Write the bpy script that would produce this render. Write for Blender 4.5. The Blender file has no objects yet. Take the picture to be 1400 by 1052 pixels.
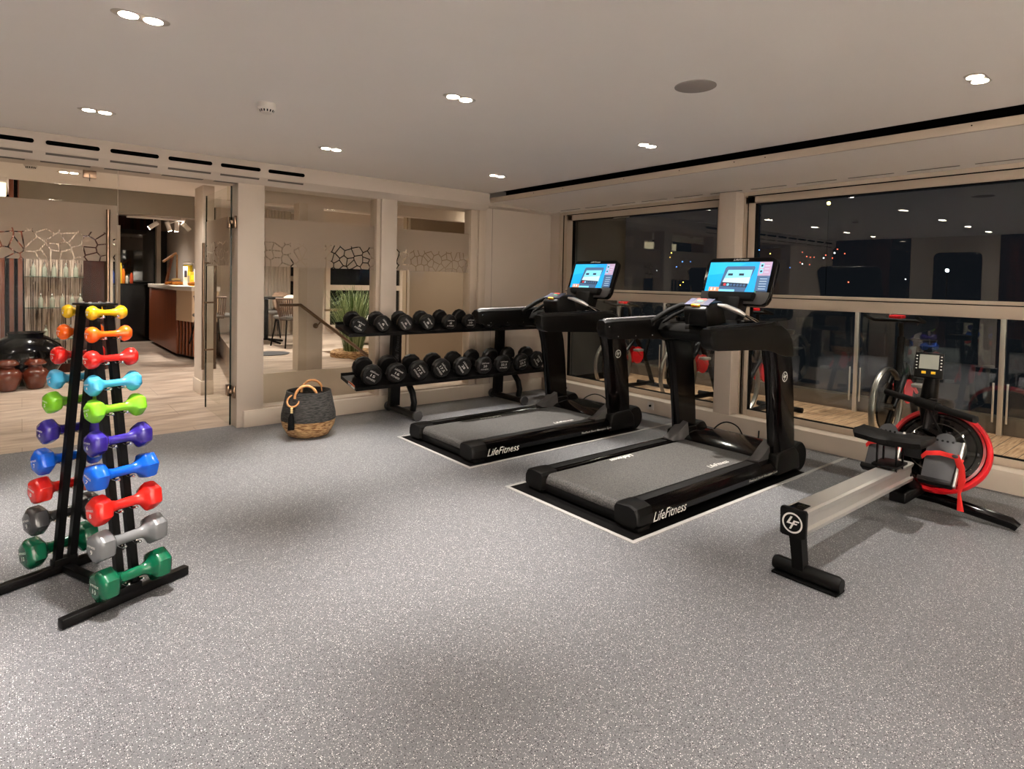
import bpy, bmesh, math, random
from mathutils import Vector, Matrix, Euler
random.seed(7)
SC = bpy.context.scene
COL = SC.collection
PI = math.pi
R = math.radians
# ------------------------------------------------------------------ helpers
def lin(c):
    c = c/255.0
    return c/12.92 if c <= 0.04045 else ((c+0.055)/1.055)**2.4
def rgb(r, g, b): return (lin(r), lin(g), lin(b), 1.0)

class B:
    """collects shapes into one bmesh; mi = current material slot"""
    def __init__(s, M=None):
        s.bm = bmesh.new(); s.mi = 0; s.M = M or Matrix.Identity(4)
    def _fin(s, verts, faces):
        for f in faces: f.material_index = s.mi
        for v in verts: v.co = s.M @ v.co
    def box(s, x0, x1, y0, y1, z0, z1, bev=0, seg=2, M=None):
        xs = ((x0, y0, z0), (x1, y0, z0), (x1, y1, z0), (x0, y1, z0), (x0, y0, z1), (x1, y0, z1), (x1, y1, z1), (x0, y1, z1))
        vs = [s.bm.verts.new(Vector(p)) for p in xs]
        fs = [s.bm.faces.new([vs[i] for i in q]) for q in ((0, 3, 2, 1), (4, 5, 6, 7), (0, 1, 5, 4), (1, 2, 6, 5), (2, 3, 7, 6), (3, 0, 4, 7))]
        if bev > 0:
            es = list({e for f in fs for e in f.edges})
            r = bmesh.ops.bevel(s.bm, geom=es, offset=bev, segments=seg, affect='EDGES', profile=0.5)
            vs = list({v for f in r['faces'] for v in f.verts} | {v for v in vs if v.is_valid})
            fs = list({f for v in vs for f in v.link_faces})
        if M is not None:
            for v in vs: v.co = M @ v.co
        s._fin(vs, fs); return s
    def rings(s, rings, closed=False, cap=True):
        n = len(rings[0]); V = [[s.bm.verts.new(Vector(p)) for p in r] for r in rings]; F = []
        m = len(V)
        for i in range(m if closed else m-1):
            a, b = V[i], V[(i+1) % m]
            for j in range(n):
                k = (j+1) % n
                F.append(s.bm.faces.new((a[j], a[k], b[k], b[j])))
        if cap and not closed:
            F.append(s.bm.faces.new(V[0][::-1])); F.append(s.bm.faces.new(V[-1]))
        s._fin([v for r in V for v in r], F); return s
    def tube(s, pts, r, n=12, closed=False, cap=True, flat=1.0, up=None):
        pts = [Vector(p) for p in pts]; m = len(pts)
        rr = r if isinstance(r, (list, tuple)) else [r]*m
        T = []
        for i in range(m):
            if closed: t = pts[(i+1) % m]-pts[i-1]
            else: t = pts[min(i+1, m-1)]-pts[max(i-1, 0)]
            T.append(t.normalized())
        u = Vector(up) if up else (Vector((0, 0, 1)) if abs(T[0].z) < .9 else Vector((1, 0, 0)))
        u = (u-T[0]*u.dot(T[0])).normalized(); rings = []
        for i in range(m):
            u = (u-T[i]*u.dot(T[i])).normalized(); w = T[i].cross(u)
            rings.append([pts[i]+(u*math.cos(2*PI*k/n)*flat+w*math.sin(2*PI*k/n))*rr[i] for k in range(n)])
        return s.rings(rings, closed, cap)
    def cyl(s, p0, p1, r, r1=None, n=24): return s.tube([p0, p1], [r, r1 if r1 is not None else r], n)
    def lathe(s, prof, c=(0, 0, 0), n=32, M=None, cap=True):
        c = Vector(c); rings = []
        for (r, z) in prof:
            ring = [Vector((r*math.cos(2*PI*k/n), r*math.sin(2*PI*k/n), z)) for k in range(n)]
            if M is not None: ring = [M @ p for p in ring]
            rings.append([p+c for p in ring])
        return s.rings(rings, False, cap)
    def prism(s, poly, d0, d1, axis='y', bev=0, seg=2, M=None):
        """poly 2D; axis y: (x,z); axis x: (y,z); axis z: (x,y)"""
        f = {'y': lambda a, b, d: (a, d, b), 'x': lambda a, b, d: (d, a, b), 'z': lambda a, b, d: (a, b, d)}[axis]
        a = [s.bm.verts.new(Vector(f(p[0], p[1], d0))) for p in poly]; b = [s.bm.verts.new(Vector(f(p[0], p[1], d1))) for p in poly]
        n = len(poly); fs = [s.bm.faces.new(a[::-1]), s.bm.faces.new(b)]
        for i in range(n): j = (i+1) % n; fs.append(s.bm.faces.new((a[i], a[j], b[j], b[i])))
        bmesh.ops.recalc_face_normals(s.bm, faces=fs)
        vs = a+b
        if bev > 0:
            es = list({e for q in fs for e in q.edges})
            r = bmesh.ops.bevel(s.bm, geom=es, offset=bev, segments=seg, affect='EDGES', profile=0.5)
            vs = list({v for q in r['faces'] for v in q.verts} | {v for v in vs if v.is_valid})
            fs = list({q for v in vs for q in v.link_faces})
        if M is not None:
            for v in vs: v.co = M @ v.co
        s._fin(vs, fs); return s
    def sphere(s, c, r, sc=(1, 1, 1), n=16, m=10):
        c = Vector(c); rings = []
        for i in range(1, m):
            t = PI*i/m
            rings.append([c+Vector((sc[0]*r*math.sin(t)*math.cos(2*PI*k/n), sc[1]*r*math.sin(t)*math.sin(2*PI*k/n), sc[2]*r*math.cos(t))) for k in range(n)])
        return s.rings(rings)
    def torus(s, c, R0, r, M=None, n=40, k=10, sc=(1, 1)):
        pts = [Vector((R0*math.cos(2*PI*i/n), R0*math.sin(2*PI*i/n), 0)) for i in range(n)]
        rings = []
        for i, p in enumerate(pts):
            d = p.normalized()
            ring = [p+d*r*sc[0]*math.cos(2*PI*j/k)+Vector((0, 0, r*sc[1]*math.sin(2*PI*j/k))) for j in range(k)]
            if M is not None: ring = [M @ q for q in ring]
            rings.append([q+Vector(c) for q in ring])
        return s.rings(rings, True)
    def quad(s, a, b, c, d):
        vs = [s.bm.verts.new(Vector(p)) for p in (a, b, c, d)]
        s._fin(vs, [s.bm.faces.new(vs)]); return s
    def text(s, txt, width, M, ext=0.0006, shear=0.0, bold=0.0, height=None):
        cu = bpy.data.curves.new('lettering', 'FONT'); cu.body = txt; cu.align_x = 'CENTER'; cu.align_y = 'CENTER'
        cu.shear = shear; cu.offset = bold; cu.resolution_u = 2
        o = bpy.data.objects.new('lettering', cu); COL.objects.link(o)
        dg = bpy.context.evaluated_depsgraph_get(); me = bpy.data.meshes.new_from_object(o.evaluated_get(dg))
        xs = [v.co.x for v in me.vertices]; ys = [v.co.y for v in me.vertices]
        if xs:
            w = max(xs)-min(xs); h = max(ys)-min(ys); k = width/w; ky = k if height is None else height/h
            cx = (max(xs)+min(xs))/2; cy = (max(ys)+min(ys))/2
            mp = {}
            vs = []; fs = []
            for v in me.vertices:
                nv = s.bm.verts.new(M @ Vector(((v.co.x-cx)*k, (v.co.y-cy)*ky, ext))); mp[v.index] = nv; vs.append(nv)
            for p in me.polygons:
                try: fs.append(s.bm.faces.new([mp[i] for i in p.vertices]))
                except ValueError: pass
            s._fin(vs, fs)
        bpy.data.objects.remove(o); bpy.data.curves.remove(cu); bpy.data.meshes.remove(me)
        return s
    def obj(s, name, mats, parent=None, ang=35, label=None, recalc=True):
        if recalc: bmesh.ops.recalc_face_normals(s.bm, faces=s.bm.faces[:])
        me = bpy.data.meshes.new(name); s.bm.to_mesh(me); s.bm.free()
        if not isinstance(mats, (list, tuple)): mats = [mats]
        for m in mats: me.materials.append(m)
        for p in me.polygons: p.use_smooth = True
        me.set_sharp_from_angle(angle=R(ang))
        o = bpy.data.objects.new(name, me); COL.objects.link(o)
        if parent: o.parent = parent
        if label: o['label'] = label
        return o

def thing(name, label, cat, loc=(0, 0, 0), rz=0, group=None):
    o = bpy.data.objects.new(name, None); COL.objects.link(o)
    o.location = loc; o.rotation_euler = (0, 0, rz); o['label'] = label; o['category'] = cat
    o.empty_display_size = .1
    if group: o['group'] = group
    return o
def tag(o, label, cat, group=None):
    o['label'] = label; o['category'] = cat
    if group: o['group'] = group
    return o
def struct(name, b, m, parent=None):
    o = b.obj(name, m, parent)
    if parent is None: o['kind'] = 'structure'
    return o
def dup(root, loc, rz=None, label=None, group=None):
    r = root.copy(); COL.objects.link(r); r.location = loc
    if rz is not None: r.rotation_euler = (0, 0, rz)
    if label: r['label'] = label
    if group: r['group'] = group
    for ch in list(root.children):
        if ch.type == 'LIGHT': continue
        c = ch.copy(); COL.objects.link(c); c.parent = r
        for g in list(ch.children):
            d = g.copy(); COL.objects.link(d); d.parent = c
    return r
def frame(o, ex, ey):
    """matrix with origin o, local x along ex, y along ey"""
    ex = Vector(ex).normalized(); ey = Vector(ey); ez = ex.cross(ey).normalized(); ey = ez.cross(ex)
    M = Matrix.Identity(4)
    for i in range(3): M[i][0] = ex[i]; M[i][1] = ey[i]; M[i][2] = ez[i]; M[i][3] = o[i]
    return M
# ------------------------------------------------------------------ materials
def mat(name, col, rough=.5, metal=0.0, spec=.5, noise=0.0, nscale=20, bump=0.0, bscale=200, coat=0.0, emit=None, es=1.0, trans=0.0, alpha=1.0, ior=1.45):
    m = bpy.data.materials.new(name); m.use_nodes = True; nt = m.node_tree; p = nt.nodes['Principled BSDF']
    p.inputs['Roughness'].default_value = rough; p.inputs['Metallic'].default_value = metal
    p.inputs['Specular IOR Level'].default_value = spec; p.inputs['IOR'].default_value = ior
    p.inputs['Coat Weight'].default_value = coat; p.inputs['Coat Roughness'].default_value = .1
    p.inputs['Transmission Weight'].default_value = trans; p.inputs['Alpha'].default_value = alpha
    tc = nt.nodes.new('ShaderNodeTexCoord')
    n = nt.nodes.new('ShaderNodeTexNoise'); n.inputs['Scale'].default_value = nscale; n.inputs['Detail'].default_value = 3
    nt.links.new(tc.outputs['Object'], n.inputs['Vector'])
    mx = nt.nodes.new('ShaderNodeMix'); mx.data_type = 'RGBA'
    k = max(noise, .02)
    mx.inputs[6].default_value = (col[0]*(1-k), col[1]*(1-k), col[2]*(1-k), 1); mx.inputs[7].default_value = (min(1, col[0]*(1+k)), min(1, col[1]*(1+k)), min(1, col[2]*(1+k)), 1)
    nt.links.new(n.outputs['Fac'], mx.inputs[0]); nt.links.new(mx.outputs[2], p.inputs['Base Color'])
    if bump > 0:
        n2 = nt.nodes.new('ShaderNodeTexNoise'); n2.inputs['Scale'].default_value = bscale; n2.inputs['Detail'].default_value = 2
        nt.links.new(tc.outputs['Object'], n2.inputs['Vector'])
        bp = nt.nodes.new('ShaderNodeBump'); bp.inputs['Strength'].default_value = bump; bp.inputs['Distance'].default_value = .002
        nt.links.new(n2.outputs['Fac'], bp.inputs['Height']); nt.links.new(bp.outputs['Normal'], p.inputs['Normal'])
    if emit:
        p.inputs['Emission Color'].default_value = emit; p.inputs['Emission Strength'].default_value = es
    return m
def nodes(m):
    nt = m.node_tree; return nt, nt.nodes['Principled BSDF'], nt.nodes, nt.links
def ramp(nt, src, stops, interp='LINEAR'):
    r = nt.nodes.new('ShaderNodeValToRGB'); r.color_ramp.interpolation = interp
    el = r.color_ramp.elements
    while len(el) > 1: el.remove(el[-1])
    el[0].position = stops[0][0]; el[0].color = stops[0][1]
    for p, c in stops[1:]:
        e = el.new(p); e.color = c
    nt.links.new(src, r.inputs[0]); return r.outputs[0]
def glassmat(name, tint=(1, 1, 1, 1), ior=1.5, mult=1.0):
    m = bpy.data.materials.new(name); m.use_nodes = True; nt = m.node_tree; nt.nodes.clear()
    out = nt.nodes.new('ShaderNodeOutputMaterial'); mix = nt.nodes.new('ShaderNodeMixShader')
    tr = nt.nodes.new('ShaderNodeBsdfTransparent'); tr.inputs[0].default_value = tint
    gl = nt.nodes.new('ShaderNodeBsdfGlossy'); gl.inputs['Roughness'].default_value = 0.0
    fr = nt.nodes.new('ShaderNodeFresnel'); fr.inputs[0].default_value = ior
    ge = nt.nodes.new('ShaderNodeNewGeometry'); mi_ = nt.nodes.new('ShaderNodeMix'); mi_.inputs[2].default_value = ior; mi_.inputs[3].default_value = 1/ior
    nt.links.new(ge.outputs['Backfacing'], mi_.inputs[0]); nt.links.new(mi_.outputs[0], fr.inputs[0])   # thin sheet: both faces reflect alike
    mu = nt.nodes.new('ShaderNodeMath'); mu.operation = 'MULTIPLY'; mu.inputs[1].default_value = mult; mu.use_clamp = True
    nt.links.new(fr.outputs[0], mu.inputs[0]); nt.links.new(mu.outputs[0], mix.inputs[0])
    nt.links.new(tr.outputs[0], mix.inputs[1]); nt.links.new(gl.outputs[0], mix.inputs[2]); nt.links.new(mix.outputs[0], out.inputs[0])
    return m
M = {}
M['ceiling'] = mat('ceiling_paint', rgb(240, 232, 224), .8, noise=.02, nscale=2)
M['wall'] = mat('wall_paint', rgb(198, 184, 170), .6, noise=.02, nscale=3)
M['frame'] = mat('frame_paint', rgb(192, 176, 158), .45, noise=.02, nscale=5)
M['back_wall'] = mat('pale_wall_paint', rgb(238, 232, 224), .7)  # kept pale to bounce the added washers' light onto the ceiling
M['stair_wall'] = mat('stair_wall_panel', rgb(150, 130, 108), .6)
M['skirt'] = mat('skirting_paint', rgb(210, 196, 180), .4, noise=.02, nscale=5)
M['black_void'] = mat('dark_recess', rgb(8, 7, 7), .8, spec=.05)
M['gasket'] = mat('black_gasket', rgb(7, 7, 7), .7, spec=.08)
M['slot'] = mat('vent_slot_black', rgb(4, 4, 4), .9, spec=.02)
M['vent'] = mat('vent_mesh_grey', rgb(92, 84, 76), .6)
M['wood_dark'] = mat('dark_wood_veneer', rgb(58, 24, 12), .35, noise=.4, nscale=6)
M['wood_red'] = mat('red_wood_veneer', rgb(96, 46, 24), .3, noise=.3, nscale=6)
M['beige'] = mat('beige_laminate', rgb(196, 165, 134), .4)
M['black_plastic'] = mat('black_plastic', rgb(10, 9, 8), .42, noise=.1, spec=.16)
M['black_matte'] = mat('black_matte_plastic', rgb(15, 14, 13), .6, spec=.15, bump=.15, bscale=600)
M['black_gloss'] = mat('black_gloss_shell', rgb(6, 5, 5), .12, spec=.28)
M['black_steel'] = mat('black_powder_coat', rgb(8, 7, 7), .40, spec=.16)
M['grey_plastic'] = mat('grey_satin_plastic', rgb(70, 68, 68), .42, spec=.3)
M['silver'] = mat('brushed_aluminium', rgb(222, 218, 212), .36, metal=.85, noise=.03, nscale=40)
M['rim'] = mat('flywheel_steel', rgb(158, 154, 148), .3, metal=1.0)
M['chrome'] = mat('chrome', rgb(220, 220, 220), .12, metal=1.0)
M['steel_brown'] = mat('bronzed_steel', rgb(128, 106, 88), .3, metal=1.0)
M['white'] = mat('white_print', rgb(225, 222, 216), .5)
M['white_plastic'] = mat('white_plastic', rgb(214, 206, 198), .4)
M['red'] = mat('red_plastic', rgb(205, 22, 30), .35)
M['redstrap'] = mat('red_webbing', rgb(214, 34, 28), .7, bump=.3, bscale=900)
M['belt'] = mat('belt_rubber', rgb(50, 48, 46), .6, noise=.35, nscale=120, bump=.6, bscale=420)
r_ = M['belt'].node_tree
for n_ in r_.nodes:
    if n_.type == 'TEX_NOISE' and abs(n_.inputs['Scale'].default_value-120) < 1:
        ro = ramp(r_, n_.outputs['Fac'], [(.36, (0, 0, 0, 1)), (.64, (1, 1, 1, 1))]) if 'ramp' in globals() else n_.outputs['Fac']
        mx_ = [q for q in r_.nodes if q.type == 'MIX'][0]; mx_.inputs[6].default_value = rgb(34, 33, 32); mx_.inputs[7].default_value = rgb(78, 75, 72); r_.links.new(ro, mx_.inputs[0])
M['mat_black'] = mat('black_rubber_sheet', rgb(8, 7, 7), .6, spec=.1)
M['trim'] = mat('silver_floor_trim', rgb(158, 155, 152), .5, spec=.3)
M['travertine'] = mat('lobby_tile', rgb(176, 152, 130), .25, noise=.1, nscale=3)
M['dumb_black'] = mat('black_urethane', rgb(15, 14, 14), .42, spec=.3, noise=.1)
M['glass_partition'] = glassmat('partition_glass', (.98, .985, .97, 1), 1.45, .22)
M['glass_window'] = glassmat('window_glass', (.95, .97, .95, 1), 1.52, 1.5)
M['glass_clear'] = glassmat('clear_glass', (.9, .96, .92, 1), 1.45, 1.5)
M['glass_edge'] = mat('dark_glass_edge', rgb(10, 34, 30), .2)
M['night_glass'] = mat('night_glass', rgb(8, 9, 12), .03, spec=.8)
# rubber floor
def floor_mat():
    m = mat('speckled_rubber_floor', rgb(132, 129, 130), .42, spec=.35); nt, p, N, L = nodes(m)
    tc = N['Texture Coordinate']
    base = N.new('ShaderNodeTexNoise'); base.inputs['Scale'].default_value = 260; base.inputs['Detail'].default_value = 2
    L.new(tc.outputs['Object'], base.inputs['Vector'])
    bc = ramp(nt, base.outputs['Fac'], [(.3, rgb(88, 88, 91)), (.7, rgb(110, 110, 113))])
    cur = bc
    for sc, seedoff, thr, col, sz in ((190, 0.0, .86, rgb(204, 202, 200), .27), (120, 3.1, .93, rgb(222, 220, 218), .22), (150, 7.7, .84, rgb(26, 26, 30), .30), (260, 11.3, .84, rgb(160, 160, 160), .30)):
        mp = N.new('ShaderNodeMapping'); mp.inputs['Location'].default_value = (seedoff, seedoff*.7, 0); L.new(tc.outputs['Object'], mp.inputs['Vector'])
        v = N.new('ShaderNodeTexVoronoi'); v.voronoi_dimensions = '2D'; v.inputs['Scale'].default_value = sc; L.new(mp.outputs[0], v.inputs['Vector'])
        sp = N.new('ShaderNodeSeparateColor'); L.new(v.outputs['Color'], sp.inputs[0])
        a = N.new('ShaderNodeMath'); a.operation = 'GREATER_THAN'; a.inputs[1].default_value = thr; L.new(sp.outputs[0], a.inputs[0])
        d = N.new('ShaderNodeMath'); d.operation = 'LESS_THAN'; d.inputs[1].default_value = sz; L.new(v.outputs['Distance'], d.inputs[0])
        mu = N.new('ShaderNodeMath'); mu.operation = 'MULTIPLY'; L.new(a.outputs[0], mu.inputs[0]); L.new(d.outputs[0], mu.inputs[1])
        mx = N.new('ShaderNodeMix'); mx.data_type = 'RGBA'; L.new(mu.outputs[0], mx.inputs[0]); L.new(cur, mx.inputs[6]); mx.inputs[7].default_value = col
        cur = mx.outputs[2]
    L.new(cur, p.inputs['Base Color'])
    return m
M['rubber'] = floor_mat()
def tile_mat():
    m = mat('sandy_stone_tile', rgb(176, 152, 130), .28, spec=.4); nt, p, N, L = nodes(m); tc = N['Texture Coordinate']
    mp = N.new('ShaderNodeMapping'); mp.inputs['Scale'].default_value = (.7, 3.2, 1); mp.inputs['Rotation'].default_value = (0, 0, .35); L.new(tc.outputs['Object'], mp.inputs['Vector'])
    n = N.new('ShaderNodeTexNoise'); n.inputs['Scale'].default_value = 2.2; n.inputs['Detail'].default_value = 6; n.inputs['Distortion'].default_value = 1.2; L.new(mp.outputs[0], n.inputs['Vector'])
    c = ramp(nt, n.outputs['Fac'], [(.3, rgb(140, 121, 106)), (.5, rgb(174, 155, 138)), (.72, rgb(204, 188, 172))])
    br = N.new('ShaderNodeTexBrick'); br.inputs['Scale'].default_value = 1.0; br.inputs['Brick Width'].default_value = 1.2; br.inputs['Row Height'].default_value = .6; br.inputs['Mortar Size'].default_value = .003
    br.inputs['Color1'].default_value = (1, 1, 1, 1); br.inputs['Color2'].default_value = (.95, .95, .95, 1); br.inputs['Mortar'].default_value = (.55, .5, .46, 1)
    L.new(tc.outputs['Object'], br.inputs['Vector'])
    mx = N.new('ShaderNodeMix'); mx.data_type = 'RGBA'; mx.blend_type = 'MULTIPLY'; mx.inputs[0].default_value = 1; L.new(c, mx.inputs[6]); L.new(br.outputs[0], mx.inputs[7])
    L.new(mx.outputs[2], p.inputs['Base Color']); return m
M['tile'] = tile_mat()
def deck_mat():
    m = mat('teak_deck', rgb(150, 118, 88), .6); nt, p, N, L = nodes(m); tc = N['Texture Coordinate']
    sx = N.new('ShaderNodeSeparateXYZ'); L.new(tc.outputs['Object'], sx.inputs[0])
    mu = N.new('ShaderNodeMath'); mu.operation = 'MULTIPLY'; mu.inputs[1].default_value = 1/.105; L.new(sx.outputs['Y'], mu.inputs[0])
    fr = N.new('ShaderNodeMath'); fr.operation = 'FRACT'; L.new(mu.outputs[0], fr.inputs[0])
    lt = N.new('ShaderNodeMath'); lt.operation = 'LESS_THAN'; lt.inputs[1].default_value = .05; L.new(fr.outputs[0], lt.inputs[0])
    mp = N.new('ShaderNodeMapping'); mp.inputs['Scale'].default_value = (2, 22, 1); L.new(tc.outputs['Object'], mp.inputs['Vector'])
    n = N.new('ShaderNodeTexNoise'); n.inputs['Scale'].default_value = 2.5; n.inputs['Detail'].default_value = 5; L.new(mp.outputs[0], n.inputs['Vector'])
    c = ramp(nt, n.outputs['Fac'], [(.3, rgb(140, 104, 74)), (.7, rgb(206, 172, 136))])
    mx = N.new('ShaderNodeMix'); mx.data_type = 'RGBA'; L.new(lt.outputs[0], mx.inputs[0]); L.new(c, mx.inputs[6]); mx.inputs[7].default_value = rgb(20, 14, 10)
    L.new(mx.outputs[2], p.inputs['Base Color']); return m
M['deck'] = deck_mat()
def wood_mat(name, c1, c2, scale=(40, 1, 1), rough=.3):
    m = mat(name, c1, rough); nt, p, N, L = nodes(m); tc = N['Texture Coordinate']
    mp = N.new('ShaderNodeMapping'); mp.inputs['Scale'].default_value = scale; L.new(tc.outputs['Object'], mp.inputs['Vector'])
    n = N.new('ShaderNodeTexNoise'); n.inputs['Scale'].default_value = 1.5; n.inputs['Detail'].default_value = 5; L.new(mp.outputs[0], n.inputs['Vector'])
    L.new(ramp(nt, n.outputs['Fac'], [(.3, c1), (.7, c2)]), p.inputs['Base Color']); return m
M['bar_wood'] = wood_mat('bar_wood_panel', rgb(94, 42, 22), rgb(150, 82, 48), (14, 14, .6))
M['wood_dark'] = wood_mat('dark_wood_panel', rgb(30, 10, 5), rgb(64, 24, 12), (10, 10, .5), .5)
M['wood_dark'].node_tree.nodes['Principled BSDF'].inputs['Specular IOR Level'].default_value = .15
M['birch'] = wood_mat('birch_bark', rgb(120, 92, 74), rgb(240, 222, 202), (60, 60, 2.2), .7)
M['birch_dark'] = wood_mat('birch_gap', rgb(20, 11, 7), rgb(70, 46, 32), (60, 60, 2.2), .8)
def weave_mat(name, c1, c2, sc):
    m = mat(name, c1, .85); nt, p, N, L = nodes(m); tc = N['Texture Coordinate']
    mp = N.new('ShaderNodeMapping'); mp.inputs['Scale'].default_value = (1.2, 1.2, 7); L.new(tc.outputs['Object'], mp.inputs['Vector'])
    n = N.new('ShaderNodeTexNoise'); n.inputs['Scale'].default_value = sc; n.inputs['Detail'].default_value = 4; L.new(mp.outputs[0], n.inputs['Vector'])
    L.new(ramp(nt, n.outputs['Fac'], [(.38, c1), (.62, c2)]), p.inputs['Base Color'])
    bp = N.new('ShaderNodeBump'); bp.inputs['Strength'].default_value = .8; bp.inputs['Distance'].default_value = .006; L.new(n.outputs['Fac'], bp.inputs['Height']); L.new(bp.outputs[0], p.inputs['Normal'])
    return m
M['weave_black'] = weave_mat('black_seagrass_weave', rgb(14, 13, 13), rgb(60, 57, 54), 22)
M['weave_tan'] = weave_mat('tan_seagrass_weave', rgb(120, 80, 46), rgb(206, 168, 118), 18)
M['rattan'] = mat('rattan_cane', rgb(196, 140, 88), .5, noise=.3, nscale=60)
def film_mat():
    """frosted film with a cracked cell pattern in its lower part (object z drives where)"""
    m = bpy.data.materials.new('frosted_cell_film'); m.use_nodes = True; nt = m.node_tree; N = nt.nodes; L = nt.links; N.clear()
    out = N.new('ShaderNodeOutputMaterial'); mix = N.new('ShaderNodeMixShader'); tr = N.new('ShaderNodeBsdfTransparent')
    df = N.new('ShaderNodeBsdfDiffuse'); df.inputs[0].default_value = rgb(190, 178, 164); tl = N.new('ShaderNodeBsdfTranslucent'); tl.inputs[0].default_value = rgb(205, 190, 172)
    m2 = N.new('ShaderNodeMixShader'); m2.inputs[0].default_value = .55; L.new(df.outputs[0], m2.inputs[1]); L.new(tl.outputs[0], m2.inputs[2])
    tc = N.new('ShaderNodeTexCoord'); sp = N.new('ShaderNodeSeparateXYZ'); L.new(tc.outputs['Object'], sp.inputs[0])
    cb = N.new('ShaderNodeCombineXYZ'); L.new(sp.outputs[0], cb.inputs[0]); L.new(sp.outputs[2], cb.inputs[1])
    v = N.new('ShaderNodeTexVoronoi'); v.voronoi_dimensions = '2D'; v.feature = 'DISTANCE_TO_EDGE'; v.inputs['Scale'].default_value = 12.5; L.new(cb.outputs[0], v.inputs['Vector'])
    g = N.new('ShaderNodeMath'); g.operation = 'GREATER_THAN'; g.inputs[1].default_value = .06; L.new(v.outputs['Distance'], g.inputs[0])
    a = N.new('ShaderNodeMath'); a.operation = 'GREATER_THAN'; a.inputs[1].default_value = 1.70; L.new(sp.outputs[2], a.inputs[0])
    mx = N.new('ShaderNodeMath'); mx.operation = 'MAXIMUM'; L.new(g.outputs[0], mx.inputs[0]); L.new(a.outputs[0], mx.inputs[1])
    k = N.new('ShaderNodeMath'); k.operation = 'MULTIPLY'; k.inputs[1].default_value = .94; L.new(mx.outputs[0], k.inputs[0])
    L.new(k.outputs[0], mix.inputs[0]); L.new(tr.outputs[0], mix.inputs[1]); L.new(m2.outputs[0], mix.inputs[2]); L.new(mix.outputs[0], out.inputs[0])
    return m
M['film'] = film_mat()
def emis(name, c, s):
    if 'screen' in name: s *= .30
    m = mat(name, c, .5, emit=c, es=s); return m
M['lamp'] = emis('lamp_glow', (1.0, .86, .66, 1), 40)
M['lamp_trim'] = mat('lamp_reflector', rgb(200, 190, 180), .3, metal=.6)
# ------------------------------------------------------------------ camera
f_, yaw, pit, roll, cy = 821.684264, 0.684799473, 0.029677774, 0.0206381312, 410.314062
fw = Vector((math.sin(yaw)*math.cos(pit), math.cos(yaw)*math.cos(pit), -math.sin(pit)))
rt = Vector((math.cos(yaw), -math.sin(yaw), 0)); up = rt.cross(fw)
r2 = rt*math.cos(roll)+up*math.sin(roll); u2 = -rt*math.sin(roll)+up*math.cos(roll)
cd = bpy.data.cameras.new('camera'); cam = bpy.data.objects.new('camera', cd); COL.objects.link(cam); SC.camera = cam
Mx = Matrix.Identity(4)
for i in range(3): Mx[i][0] = r2[i]; Mx[i][1] = u2[i]; Mx[i][2] = -fw[i]
Mx[2][3] = 1.37
cam.matrix_world = Mx
cd.sensor_width = 36; cd.lens = f_/1400*36; cd.shift_y = -(526-cy)/1400; cd.clip_start = .05; cd.clip_end = 300
# ------------------------------------------------------------------ room shell
XL, YB, YA, XW = -2.85, -3.2, 5.73, 5.19
CZ = 2.405
struct('floor', B().box(XL-.15, 5.33, YB-.15, 5.865, -.1, 0), M['rubber'])
struct('floor_lobby', B().box(-4.5, 2.2, 5.865, 17, -.1, 0.0), M['tile'])
struct('floor_stair_well', B().box(2.2, 7.2, 5.865, 12, -.1, 0.0), M['tile'])
struct('ceiling', B().box(XL-.15, 4.27, YB-.15, YA+.12, CZ, CZ+.12), M['ceiling'])
# dropped strip along the windows with the dark slot
b = B(); b.prism([(4.30, 2.303), (5.45, 2.262), (5.45, 2.33), (4.302, 2.352)], YB, 5.70, 'y'); struct('ceiling_window_side', b, M['ceiling'])
struct('trim_1', B().box(4.272, 4.30, YB, 5.685, 2.298, 2.352, .002), M['frame'])
b = B(); b.box(4.27, 4.60, YB, 5.69, 2.50, 2.53); b.box(4.52, 4.56, YB, 5.69, 2.32, 2.5); b.box(4.268, 4.272, YB, 5.69, CZ, 2.5); struct('trim_2', b, M['black_void'])
b = B()
for y in (4.9, 4.45, 3.65, 3.05, 2.55, 2.3, 1.05, .55): b.cyl((4.2715, y, 2.333), (4.268, y, 2.333), .004, n=10)
struct('trim_3', b, M['gasket'])
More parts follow.
